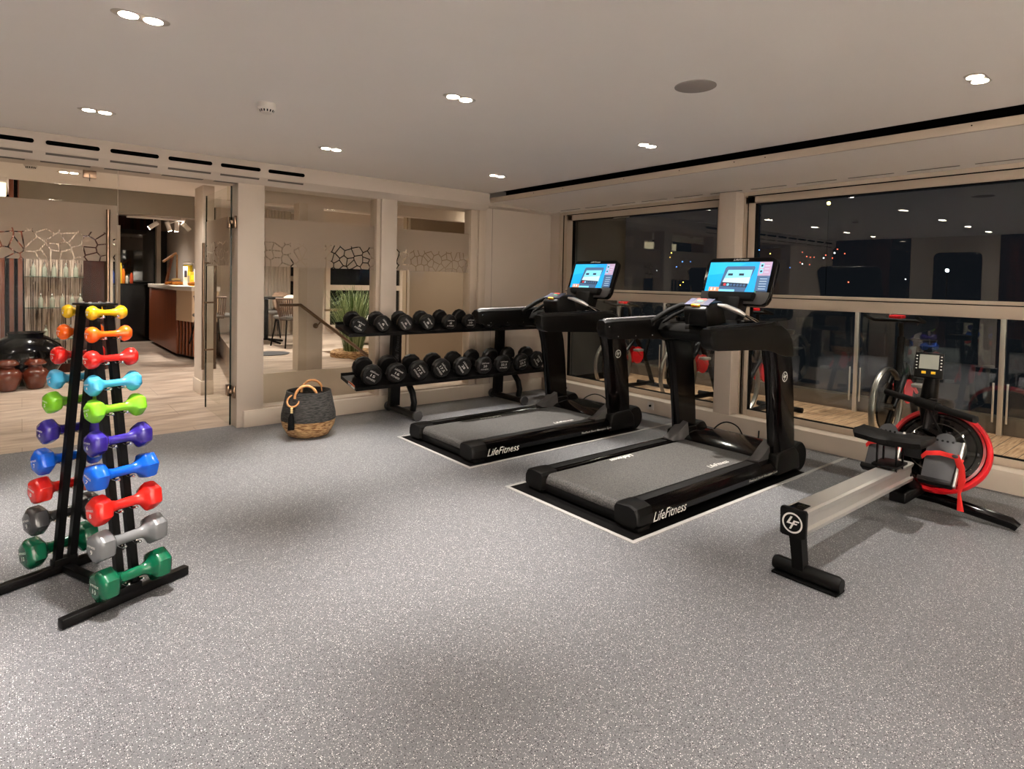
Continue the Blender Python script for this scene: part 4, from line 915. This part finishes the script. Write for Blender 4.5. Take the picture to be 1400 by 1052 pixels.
b = B()
for z in (.275, .258, .241): b.sphere((-.195, -.135, z), .011, n=10, m=6)
b.obj('bead', M['bread2'], tg)
b = B(); b.tube([(-.195, -.135, .235), (-.20, -.14, .20), (-.205, -.15, .10)], [.010, .024, .027], 12); b.obj('tassel', M['gasket'], tg)
bask2 = dup(t, (-2.5, 5.25, 0), .5, 'second black and tan woven basket, seen only as a reflection in the right window'); bask2.scale = (1.3, 1.3, 1.3)
o = B().box(-1.75, -1.35, 5.42, 5.70, 0, .42, .01).obj('storage_box', M['black_matte']); tag(o, 'black storage box against the wall, seen reflected in the right window', 'box')
# ------------------------------------------------------------------ water rowing machine
t = thing('rowing_machine', 'water rowing machine with a silver rail and a red rimmed tank', 'rowing machine', (2.75, 1.285, 0))
b = B(); rz = lambda x: .345-.010*x
sec = [(-.052, .0), (-.050, -.012), (-.040, -.030), (-.040, -.075), (-.052, -.085), (-.048, -.105), (.048, -.105), (.052, -.085), (.040, -.075), (.040, -.030), (.050, -.012), (.052, .0), (.040, .006), (-.040, .006)]
B().rings([[(x, y, rz(x)+z) for y, z in sec] for x in (0.012, 1.40)]).obj('rail', M['silver'], t, ang=25)
b = B(); b.prism([(-.058, .232), (-.045, .225), (.045, .225), (.058, .232), (.060, .345), (.054, .357), (-.054, .357), (-.060, .345)], -.012, .012, 'x', .003); ep = b.obj('end_plate', M['black_plastic'], t)
bb = B(); emblem(bb, frame((-.0135, 0, .292), (0, -1, 0), (0, 0, 1)), .047); bb.obj('emblem', M['white'], ep)
b = B(); b.box(.012, .10, -.03, .03, .350, .356, .002); b.obj('rail_stop', M['black_gloss'], ep)
b = B(); rings = []
for x, z, w in ((.04, .235, .03), (.05, .20, .028), (.075, .09, .026), (.08, .055, .026)): rings.append([(x-.028, -w, z), (x+.028, -w, z), (x+.028, w, z), (x-.028, w, z)])
b.rings(rings[::-1]); b.box(.0, .22, -.028, .028, .222, .238, .003); b.obj('rear_leg', M['black_plastic'], t)
b = B(); b.tube([(.085, -.185, .042), (.085, -.17, .042), (.085, .11, .042), (.085, .125, .042)], [.030, .036, .036, .030], 16); rf = b.obj('rear_foot_bar', M['black_plastic'], t, ang=50)
B().box(.04, .13, -.18, .12, 0, .012, .004).obj('rubber_pad', M['gasket'], rf)
# seat
SX = .17; b = B(); rings = []
for q in range(25):
    y = -.185+.37*q/24-.015; e = abs(y+.015)/.185; hd = .115*(1-.25*e**4)
    back = .115-.045*math.exp(-((y+.015)/.05)**2); zc = .525+.012*e**2-.010*math.exp(-(y/.06)**2); th = .036
    if q in (0, 24): hd *= .72; back *= .72; th = .018
    rings.append([(SX+.98-back, y, zc-.004), (SX+.98-back+.02, y, zc+.012), (SX+.98, y, zc+.008), (SX+1.06, y, zc+.012), (SX+1.09, y, zc-.004), (SX+1.06, y, zc-th), (SX+.98-back+.02, y, zc-th)])
st = B().rings(rings).obj('seat', M['black_matte'], t, ang=50)
b = B(); b.box(SX+.93, SX+1.05, -.045, .045, .47, .50, .004)
for x in (SX+.94, SX+1.04):
    for y in (-.05, .05): b.box(x-.006, x+.006, y-.004, y+.004,   .33, .48)
b.box(SX+.90, SX+1.08, -.065, .065, .352, .368, .003); b.obj('carriage', M['black_steel'], st)
# tank: tilted bowl with red rim
ta = R(30); Tm = Matrix.Translation((1.72, -.08, .375)) @ Matrix.Rotation(-(PI/2-ta), 4, 'Y')   # local z faces the rower and up
tk = None
b = B(); b.lathe([(.001, -.13), (.20, -.13), (.245, -.11), (.262, -.05), (.262, 0.0)], n=56, M=Tm); b.bm.normal_update(); tk = b.obj('water_tank', M['black_gloss'], t, ang=50)
b = B(); b.lathe([(.262, -.045), (.275, -.04), (.278, -.01), (.272, .004), (.258, .006), (.250, .002), (.250, -.02)], n=64, M=Tm, cap=False); b.obj('red_rim', M['red'], tk, ang=50)
b = B(); b.lathe([(.244, .002), (.248, .012), (.235, .02), (.232, .012)], n=64, M=Tm, cap=False); b.obj('inner_rim', mat('dark_red_rim', rgb(120, 10, 16), .25), tk, ang=50)
b = B(); b.lathe([(.001, .05), (.08, .048), (.16, .035), (.22, .016), (.236, .008)], n=56, M=Tm, cap=False); b.obj('tank_cover', glassmat('smoked_cover', (.35, .33, .3, 1), 1.5, 1.6), tk, ang=60)
b = B()
for k in range(8):
    a = k*PI/4; q = Matrix.Rotation(a, 4, 'Z'); Mq = Tm @ q; b.M = Mq; b.box(.03, .215, -.004, .012, -.02, .022)
b.M = Matrix.Identity(4); b.lathe([(.001, -.03), (.03, -.03), (.03, .03), (.001, .03)], n=20, M=Tm); b.obj('paddle_wheel', M['grey_plastic'], tk)
for rr in (.10, .155, .205):
    b = B(); b.torus((0, 0, 0), rr, .0035, M=None, n=48, k=6); 
    for v in b.bm.verts: v.co = Tm @ (v.co+Vector((0, 0, .022+.03*(1-rr/.236))))
    b.obj('cover_ridge', M['silver'] if rr == .155 else M['black_gloss'], tk, ang=60)
# footplates
fa = R(52)
for y in (-.16, .15):
    Fm = frame((1.52, y, .385), (0, -1, 0), Vector((math.cos(fa), 0, math.sin(fa))))
    b = B(Fm); pts = [(-.075, -.17), (.075, -.17), (.085, .05), (.085, .10), (.05, .10)]+[(.05*math.cos(a)*1.0, .10+.045*math.sin(a)) for a in [PI*k/8 for k in range(1, 8)]]+[(-.05, .10), (-.085, .10), (-.085, .05)]
    b.prism(pts, -.012, .012, 'z', .003); fp = b.obj('footplate', M['grey_plastic'] if False else mat('charcoal_footplate', rgb(58, 58, 60), .5, bump=.3, bscale=300), t)
    b = B(Fm); b.box(.087, .099, -.19, .10, -.01, .02, .002); b.obj('footplate_edge', M['silver'], fp)
    b = B(Fm)
    for x in (-.04, -.013, .013, .04): b.lathe([(.001, 0), (.007, 0), (.007, .0125), (.001, .0125)], c=(x, .09, .0005), n=10)
    b.obj('adjust_hole', M['gasket'], fp)
    b = B(Fm); b.tube([(-.10, -.035, .0), (-.07, -.02, .035), (0, -.01, .05), (.07, -.01, .035), (.105, -.02, .0)], .014, 8, flat=.12, up=(0, 0, 1)); s1 = b.obj('foot_strap', M['redstrap'], fp)
    b = B(Fm); b.box(-.085, .085, -.20, -.17, -.012, .045, .006); b.obj('heel_cup', M['black_plastic'], fp)
    if y < 0:
        b = B(); P = Fm @ Vector((.108, -.012, .04)); b.tube([P+Vector((0, .03, .01)), P+Vector((-.02, 0, -.05)), P+Vector((-.03, -.01, -.12)), P+Vector((-.03, .0, -.20)), P+Vector((-.035, -.01, -.30))], [.016, .020, .020, .008, .018], 8, flat=.15, up=(1, 0, 0)); b.obj('strap_tail', M['redstrap'], s1)
        b = B(Fm); b.sphere((.075, -.012, .045), .014, (1.2, .8, .8), 12, 8); b.obj('buckle', M['grey_plastic'], s1)
b = B(); b.M = frame((1.535, -.005, .425), (0, -1, 0), Vector((math.cos(fa), 0, math.sin(fa)))); b.box(-.05, .05, -.10, .06, -.01, .004, .002); b.mi = 1; b.box(-.045, .045, .0, .055, .004, .006); b.mi = 0; b.box(-.040, .040, .005, .05, .006, .0075); b.mi = 1
for k in range(3): b.box(-.02+.014*k, -.012+.014*k, .02, .035+.004*(k == 1), .0075, .009)
b.obj('centre_plate', [M['gasket'], M['grey_plastic']], t)
# frame, front foot, monitor
b = B(); b.box(1.30, 1.95, -.045, .045, .10, .16, .008); b.tube([(1.38, 0, .26), (1.5, 0, .16), (1.62, 0, .12)], .045, 12); b.obj('main_beam', M['black_steel'], t, ang=50)
b = B(); b.tube([(1.66, -.50, .025), (1.66, -.47, .042), (1.69, -.1, .075), (1.69, .12, .075), (1.66, .36, .042), (1.66, .39, .025)], [.026, .034, .036, .036, .034, .026], 16); b.obj('front_foot_bar', M['black_gloss'], t, ang=50)
b = B(); b.tube([(1.90, 0, .15), (1.86, 0, .45), (1.72, -.02, .66), (1.70, -.045, .86)], [.045, .045, .05, .04], 12, flat=1.2); b.obj('monitor_column', M['black_plastic'], t, ang=50)
b = B(); b.box(1.60, 1.66, -.09, -.05, .60, .70, .006); b.tube([(1.55, -.06, .52), (1.58, -.06, .60), (1.62, -.07, .68)], .018, 8); b.obj('handle_rest', M['black_plastic'], t)
Mo = frame((1.60, -.05, .915), (.18, -1, 0), Vector((.35, .05, 1)))
b = B(Mo); b.box(-.075, .075, -.085, .075, -.025, 0, .006); mo = b.obj('monitor', M['black_plastic'], t)
b = B(Mo); b.box(-.05, .05, -.03, .06, 0, .002); b.obj('monitor_screen', mat('lcd_grey', rgb(140, 142, 132), .3), mo)
b = B(Mo)
for x in (-.063, .063):
    for y in (-.03, -.01, .01, .03, .05): b.box(x-.004, x+.004, y-.003, y+.003, 0, .003)
b.obj('side_key', M['white'], mo)
b = B(Mo); b.box(-.035, -.012, -.062, -.046, 0, .004, .001); b.box(.014, .037, -.062, -.046, 0, .004, .001); b.obj('yellow_key', M['btn_yellow'], mo)
b = B(); h0 = Vector((1.66, .20, .70)); h1 = Vector((1.32, -.36, .665)); c = (h0+h1)/2
b.tube([h0, h0+(h1-h0)*.33, h0+(h1-h0)*.40], [.019, .020, .025], 12); b.tube([h0+(h1-h0)*.40, h0+(h1-h0)*.62], [.031, .031], 12); b.tube([h0+(h1-h0)*.62, h0+(h1-h0)*.66, h1], [.025, .021, .021], 12)
b.tube([c, c+Vector((.12, -.01, -.12)), c+Vector((.22, -.02, -.2))], .008, 6); b.obj('pull_handle', M['black_matte'], t, ang=50)
# ------------------------------------------------------------------ terrace outside the windows
struct('floor_terrace', B().box(5.42, 7.45, YB-3, 6.4, -.06, 0), M['deck'])
struct('wall_terrace_kerb', B().box(7.28, 7.45, YB-3, 6.3, 0, .16, .005), mat('terrace_kerb_paint', rgb(104, 92, 80), .6))
struct('wall_terrace_end', B().box(5.5, 7.45, 6.3, 6.4, 0, 2.62), mat('terrace_wall', rgb(34, 34, 30), .8))
struct('wall_outside_base', B().box(5.36, 5.42, YB-3, 6.6, -.06, .15), M['frame'])
ys = [-1.6, .2, 1.46, 2.75, 4.05, 5.35, 6.22]
for k, y in enumerate(ys):
    t = thing('balustrade_post', 'slim steel post of the terrace glass balustrade' if k not in (2, 3) else ('slim steel balustrade post outside behind the rowing machine' if k == 2 else 'slim steel balustrade post outside between the nearer treadmill and rower'), 'post', (7.24, y, 0), 0, 'balustrade posts')
    b = B(); b.box(-.02, .02, -.022, .022, 0, 1.25, .003); b.obj('post', M['silver'], t); b = B()
    b.box(-.03, -.022, -.062, -.045, .12, .5, .002); b.box(-.03, -.022, .045, .062, .12, .5, .002); b.obj('clamp', M['silver'], t)
for k in range(len(ys)-1):
    o = B().box(7.235, 7.245, ys[k]+.05, ys[k+1]-.05, .17, 1.2).obj('balustrade_glass', M['glass_window']); tag(o, 'clear glass balustrade panel on the terrace edge', 'glass panel', 'balustrade panels')
def make_bike(label, loc, rz):
    t = thing('exercise_bike', label, 'exercise bike', loc, rz)
    b = B(); b.torus((0, 0, .36), .326, .017, M=Matrix.Rotation(PI/2, 4, 'X'), n=56, k=10, sc=(1, 1.5)); fw_ = b.obj('flywheel_rim', M['rim'], t, ang=60)
    b = B(); b.lathe([(.001, -.012), (.21, -.008), (.21, .008), (.001, .012)], c=(0, 0, .36), n=40, M=Matrix.Rotation(PI/2, 4, 'X')); b.obj('flywheel_disc', M['black_gloss'], fw_)
    b = B(); b.cyl((0, -.06, .36), (0, .06, .36), .03, n=16); b.obj('hub', M['chrome'], fw_)
    b = B(); b.tube([(0, .055, .36), (-.30, .05, .62), (-.42, 0, .70)], .022, 8); b.tube([(0, -.055, .36), (-.30, -.05, .62), (-.42, 0, .70)], .022, 8); b.tube([(.10, 0, .06), (-.25, 0, .50), (-.30, 0, .95)], .03, 10); b.tube([(-.42, 0, .70), (-.62, 0, .42), (-.80, 0, .06)], .03, 10); b.tube([(-.80, 0, .06), (.10, 0, .06)], .028, 8)
    b.tube([(-.62, 0, .42), (-.78, 0, .85)], .025, 8); b.obj('bike_frame', M['black_steel'], t, ang=50)
    for x in (.12, -.82): b = B(); b.tube([(x, -.26, .03), (x, .26, .03)], .028, 10); b.obj('foot_bar', M['black_steel'], t)
    b = B(); b.tube([(-.30, 0, .95), (-.28, 0, 1.08)], .02, 8); b.tube([(-.02, -.20, 1.14), (-.20, -.20, 1.10), (-.28, -.10, 1.10), (-.28, .10, 1.10), (-.20, .20, 1.10), (-.02, .20, 1.14)], .016, 8); b.obj('handlebar', M['black_matte'], t, ang=50)
    b = B(); b.box(-.24, -.12, -.05, .05, 1.12, 1.15, .01); b.obj('bike_display', M['red'], t)
    b = B(); rings = []
    for x, w in ((-.96, .03), (-.93, .10), (-.84, .11), (-.74, .04), (-.66, .025)): rings.append([(x, -w, .90), (x, w, .90), (x, w*.9, .85), (x, -w*.9, .85)])
    b.rings(rings); b.obj('saddle', M['black_matte'], t, ang=60)
    b = B(); b.lathe([(.001, -.05), (.11, -.05), (.11, -.04), (.001, -.04)], c=(-.45, -.02, .45), n=28, M=Matrix.Rotation(PI/2, 4, 'X')); b.lathe([(.001, .06), (.11, .06), (.11, .07), (.001, .07)], c=(-.45, 0, .45), n=28, M=Matrix.Rotation(PI/2, 4, 'X')); cr = b.obj('crank_disc', M['red'], t)
    b = B(); b.tube([(-.45, -.09, .45), (-.58, -.095, .36)], .014, 8); b.tube([(-.45, .09, .45), (-.32, .095, .54)], .014, 8); b.obj('crank_arm', M['red'], cr)
    b = B(); b.box(-.64, -.54, -.19, -.10, .34, .37, .004); b.box(-.36, -.26, .10, .19, .52, .55, .004); b.obj('pedal', M['silver'], cr)
    return t
bk = make_bike('black exercise bike with a silver flywheel on the terrace, nearest, behind the rowing machine', (5.80, 1.95, .0), PI)
bk2 = dup(bk, (5.80, 5.05, 0), PI, 'black exercise bike with red cranks on the terrace behind the farther treadmill')
bk3 = dup(bk, (5.80, 4.08, 0), PI, 'black exercise bike with red cranks outside between the farther treadmill and the window post')
bk4 = dup(bk, (5.80, 3.30, 0), PI, 'black exercise bike with red cranks outside, hidden partly by the window post')
# unseen overhang slab, added to carry the added deck lamps
struct('ceiling_terrace', B().box(5.5, 7.6, YB-3, 6.4, 2.62, 2.75), M['ceiling'])
# city lights
def glow(nm, c, s): return emis('city_glow_'+nm, c, s)
gm = {'red': glow('red', (1, .12, .06, 1), 2), 'white': glow('white', (.9, .95, 1, 1), 3), 'yellow': glow('yellow', (1, .6, .1, 1), 2.5), 'blue': glow('blue', (.1, .3, 1, 1), 2)}
sp0 = B(); sp0.sphere((0, 0, 0), 1, n=8, m=6); base = sp0.obj('city_light', gm['red']); first = True; rnd = random.Random(21)
spots = [('yellow', 918, 346, .9), ('yellow', 916, 352, .5), ('blue', 933, 358, 1.0), ('blue', 944, 358, .6), ('blue', 925, 365, .8), ('yellow', 934, 386, .8), ('yellow', 930, 390, .6), ('white', 898, 370, .4), ('blue', 852, 379, .6), ('white', 1126, 353, .8), ('red', 1145, 341, .5), ('red', 1103, 351, .5), ('red', 1108, 352, .4), ('red', 1113, 352, .4), ('red', 1129, 349, .5), ('red', 1097, 345, .4), ('white', 1097, 361, .7), ('red', 1138, 353, .5), ('red', 1107, 362, .4), ('red', 1155, 347, .5), ('white', 1141, 346, 1.0), ('blue', 1080, 366, .4), ('red', 1160, 386, .8), ('white', 1238, 382, .4), ('yellow', 1053, 347, .8), ('blue', 1038, 342, .8), ('red', 1094, 359, .4)]
for c, px, py, s in spots:
    # bearing of the light from the room, placed 60 m away across the water
    dx = (px-700)/f_; dy = -(py-cy)/f_; d = fw+r2*dx+u2*dy; d = d/d.x*60
    if first: o = base; first = False
    else: o = base.copy(); o.data = base.data.copy(); o.data.materials[0] = gm[c]; COL.objects.link(o)
    if o is base: o.data.materials[0] = gm[c]
    o.location = Vector((0, 0, 1.37))+d; o.scale = (.045*s+.022,)*3
    tag(o, 'tiny distant %s city light in the dark beyond the window' % c, 'city light', '%s city lights' % c)
def lamp_far(px, py, rad, m, label, pole):
    d = fw+r2*(px-700)/f_-u2*(py-cy)/f_; d = d/d.x*40; P = Vector((0, 0, 1.37))+d
    t = thing('street_lamp', label, 'street lamp', (P.x, P.y, 0)); B().sphere((0, 0, P.z), rad, n=12, m=8).obj('lamp_globe', m, t)
    if pole: B().cyl((0, 0, 0), (0, 0, P.z), .018).obj('lamp_pole', M['black_steel'], t)
lamp_far(1133, 278, .10, glow('amber', (1, .55, .08, 1), 25), 'bright amber street lamp high in the dark behind the right window', True)
lamp_far(1295, 370, .08, glow('cool', (.85, .93, 1, 1), 40), 'bright bluish white street lamp far behind the right window', True)
# ------------------------------------------------------------------ ceiling fixtures
LIGHTS = []
dl0 = None
def spot(name, loc, power, ang=118, col=(1.0, .94, .875), rad=.035, parent=None, blend=1.0):
    l = bpy.data.lights.new(name, 'SPOT'); l.energy = power; l.spot_size = R(ang); l.spot_blend = blend; l.color = col; l.shadow_soft_size = rad
    o = bpy.data.objects.new(name, l); COL.objects.link(o); o.location = loc
    if parent: o.parent = parent
    return o
def make_downlight():
    t = thing('downlight', 'x', 'ceiling light')
    b = B(); n = 10; L_ = .062; r_ = .042
    out = [(L_+r_*math.cos(-PI/2+PI*k/n), r_*math.sin(-PI/2+PI*k/n)) for k in range(n+1)]+[(-L_+r_*math.cos(PI/2+PI*k/n), r_*math.sin(PI/2+PI*k/n)) for k in range(n+1)]
    V0 = [b.bm.verts.new((x, y, 0)) for x, y in out]; V1 = [b.bm.verts.new((x*.94, y*.90, -.003)) for x, y in out]
    for i in range(len(out)): j = (i+1) % len(out); b.bm.faces.new((V0[i], V0[j], V1[j], V1[i]))
    b.bm.faces.new(V1); b.obj('trim_ring', M['lamp_trim'], t)
    for s in (-1, 1):
        B().cyl((s*.043, 0, -.0042), (s*.043, 0, -.0032), .034, n=24).obj('lens', M['lamp'], t)
    return t
dl = make_downlight(); first = True
GX = [(.376, 'left'), (1.922, 'middle'), (3.603, 'right')]; GY = [(.87, 0), (2.86, 1), (4.68, 2)]
vis = {(0, 1): 'large twin downlight at the top left of the photo', (0, 2): 'twin downlight on the left, nearest the air slots', (1, 1): 'twin downlight in the centre of the ceiling left of the round speaker', (1, 2): 'twin downlight behind the smoke detector, above the left glass pane', (2, 2): 'small twin downlight farthest away, near the corner', (2, 1): 'twin downlight above the treadmills between the speaker and the dark slot', (2, 0): 'twin downlight at the right edge of the photo by the dark ceiling slot'}
ENERGY = {}
for gx in (-2.1, -.9, .376, 1.922, 3.603):
    for gy in (-1.1, .87, 2.86, 4.68):   # four rows; the row behind the camera included
        if first: o = dl; first = False
        else: o = dup(dl, (0, 0, 0))
        o.location = (gx, gy, CZ)
        key = None
        for i, (x, _) in enumerate(GX):
            for j, (y, _) in enumerate(GY):
                if abs(x-gx) < .01 and abs(y-gy) < .01: key = (i, j)
        o['label'] = vis.get(key, 'twin downlight outside the photo that lights the rest of the gym ceiling'); o['group'] = 'twin downlights of the gym'
        l_ = spot('lamp', (0, 0, -.02), (195 if gy > 2 else (62 if gy > 0 else 50))*(.75 if gx == .376 else 1), 54, parent=o); l_.rotation_euler = (-R(8 if gy > 2 else 0), 0, 0)
        spot('lamp', (0, 0, -.02), 9, 150, parent=o)
for gx in (-1.9, -.5, .9, 2.3, 3.7):  # added washers, unseen, that brighten the ceiling by bounce off the back wall
    o = dup(dl, (gx, -2.45, CZ), 0, 'added unseen twin downlight washing the back wall to brighten the gym ceiling'); o['group'] = 'added wall washers behind the camera'
    l_ = spot('lamp', (0, 0, -.02), 620, 84, parent=o); l_.rotation_euler = (-R(42), 0, 0)
for (x, y, z, lab) in ((.38, 7.69, 2.40, 'twin downlight in the lobby ceiling behind the glass door'), (3.5, 7.62, 2.62, 'twin downlight seen at the top of the left glass pane, right one'), (3.4, 9.0, 2.62, 'twin downlight seen at the top of the left glass pane, left one')):
    o = dup(dl, (x, y, z), 0, lab); o['group'] = 'lobby downlights'
    spot('lamp', (0, 0, -.02), 42, 120, parent=o)
# bar spot, and lobby lamps added out of view for more brightness
for (x, y, z, p) in ((-1.6, 7.6, 2.38, 40), (.35, 9.35, 2.70, 60), (1.4, 13.6, 2.66, 60), (1.2, 7.2, 2.38, 28), (5.6, 9.4, 2.58, 90), (2.9, 9.2, 2.58, 110), (5.0, 6.8, 2.38, 30)):
    o = dup(dl, (x, y, z+.02), 0, 'added unseen twin downlight that brightens the lobby behind the beam'); o['group'] = 'added unseen lobby downlights'; spot('lamp', (0, 0, -.02), p, 130, parent=o)
for y in (-1.2, .6, 2.4, 4.2, 5.6):  # added lamps, out of sight above the windows, to brighten the deck
    o = dup(dl, (6.0, y, 2.62), PI/2, 'added unseen twin downlight above the windows that brightens the terrace deck'); o['group'] = 'added terrace downlights'; spot('lamp', (0, 0, -.02), 60, 110, parent=o)
bs = spot('lamp', (2.1, 11.4, 2.13), 90, 60, rad=.03); bs.name = 'bar_spot_lamp'
# cove lighting at the far left of the lobby ceiling
o = B().box(-1.4, -.13, 8.72, 8.76, 2.20, 2.36, .01).obj('cove_light', emis('cove_glow', (1, .86, .6, 1), .8)); tag(o, 'glowing warm light cove in the lobby ceiling at the left edge', 'cove light')
# speaker, detectors, sprinkler
o = B().lathe([(.001, -.004), (.098, -.004), (.105, -.002), (.105, 0), (.001, 0)], n=48).obj('ceiling_speaker', mat('speaker_grille', rgb(140, 130, 124), .7)); o.location = (2.712, 1.853, CZ); tag(o, 'round flat grey speaker grille in the ceiling', 'speaker')
def detector(loc, label):
    t = thing('smoke_detector', label, 'smoke detector', loc); B().lathe([(.001, 0), (.055, 0), (.055, -.008), (.052, -.028), (.042, -.036), (.036, -.052), (.030, -.056), (.001, -.057)], n=32).obj('housing', M['white_plastic'], t)
    b = B()
    for k in range(14):
        a = 2*PI*k/14; c, s = math.cos(a), math.sin(a)
        b.M = Matrix.Rotation(a, 4, 'Z'); b.prism([(.0405, -.038), (.0425, -.038), (.0370, -.051), (.0350, -.051)], -.0045, .0045, 'y')
    b.obj('slot', M['gasket'], t)
detector((1.14, 3.75, CZ), 'white smoke detector on the gym ceiling above the glass door'); detector((.07, 7.31, 2.40), 'white smoke detector on the lobby ceiling behind the beam')
t = thing('sprinkler', 'small dark sprinkler head on the ceiling beyond the left glass pane', 'sprinkler', (2.83, 7.4, 2.62)); B().cyl((0, 0, 0), (0, 0, -.05), .02).obj('body', M['steel_brown'], t); B().cyl((0, 0, -.06), (0, 0, -.063), .035).obj('deflector', M['steel_brown'], t)
# ------------------------------------------------------------------ world and render look
w = bpy.data.worlds.new('night'); SC.world = w; w.use_nodes = True; w.node_tree.nodes['Background'].inputs[0].default_value = (.10, .12, .16, 1); w.node_tree.nodes['Background'].inputs[1].default_value = .02
SC.view_settings.view_transform = 'Standard'; SC.view_settings.look = 'None'; SC.view_settings.gamma = 1; SC.view_settings.use_curve_mapping = False
SC.view_settings.exposure = 1.62
cy_ = SC.cycles; cy_.use_denoising = True
try: cy_.denoiser = 'OPENIMAGEDENOISE'; cy_.denoising_input_passes = 'RGB_ALBEDO_NORMAL'; cy_.denoising_prefilter = 'ACCURATE'
except Exception: pass
cy_.max_bounces = 10; cy_.diffuse_bounces = 4; cy_.glossy_bounces = 5; cy_.transmission_bounces = 4; cy_.transparent_max_bounces = 16; cy_.sample_clamp_indirect = 6; cy_.caustics_reflective = False; cy_.caustics_refractive = False
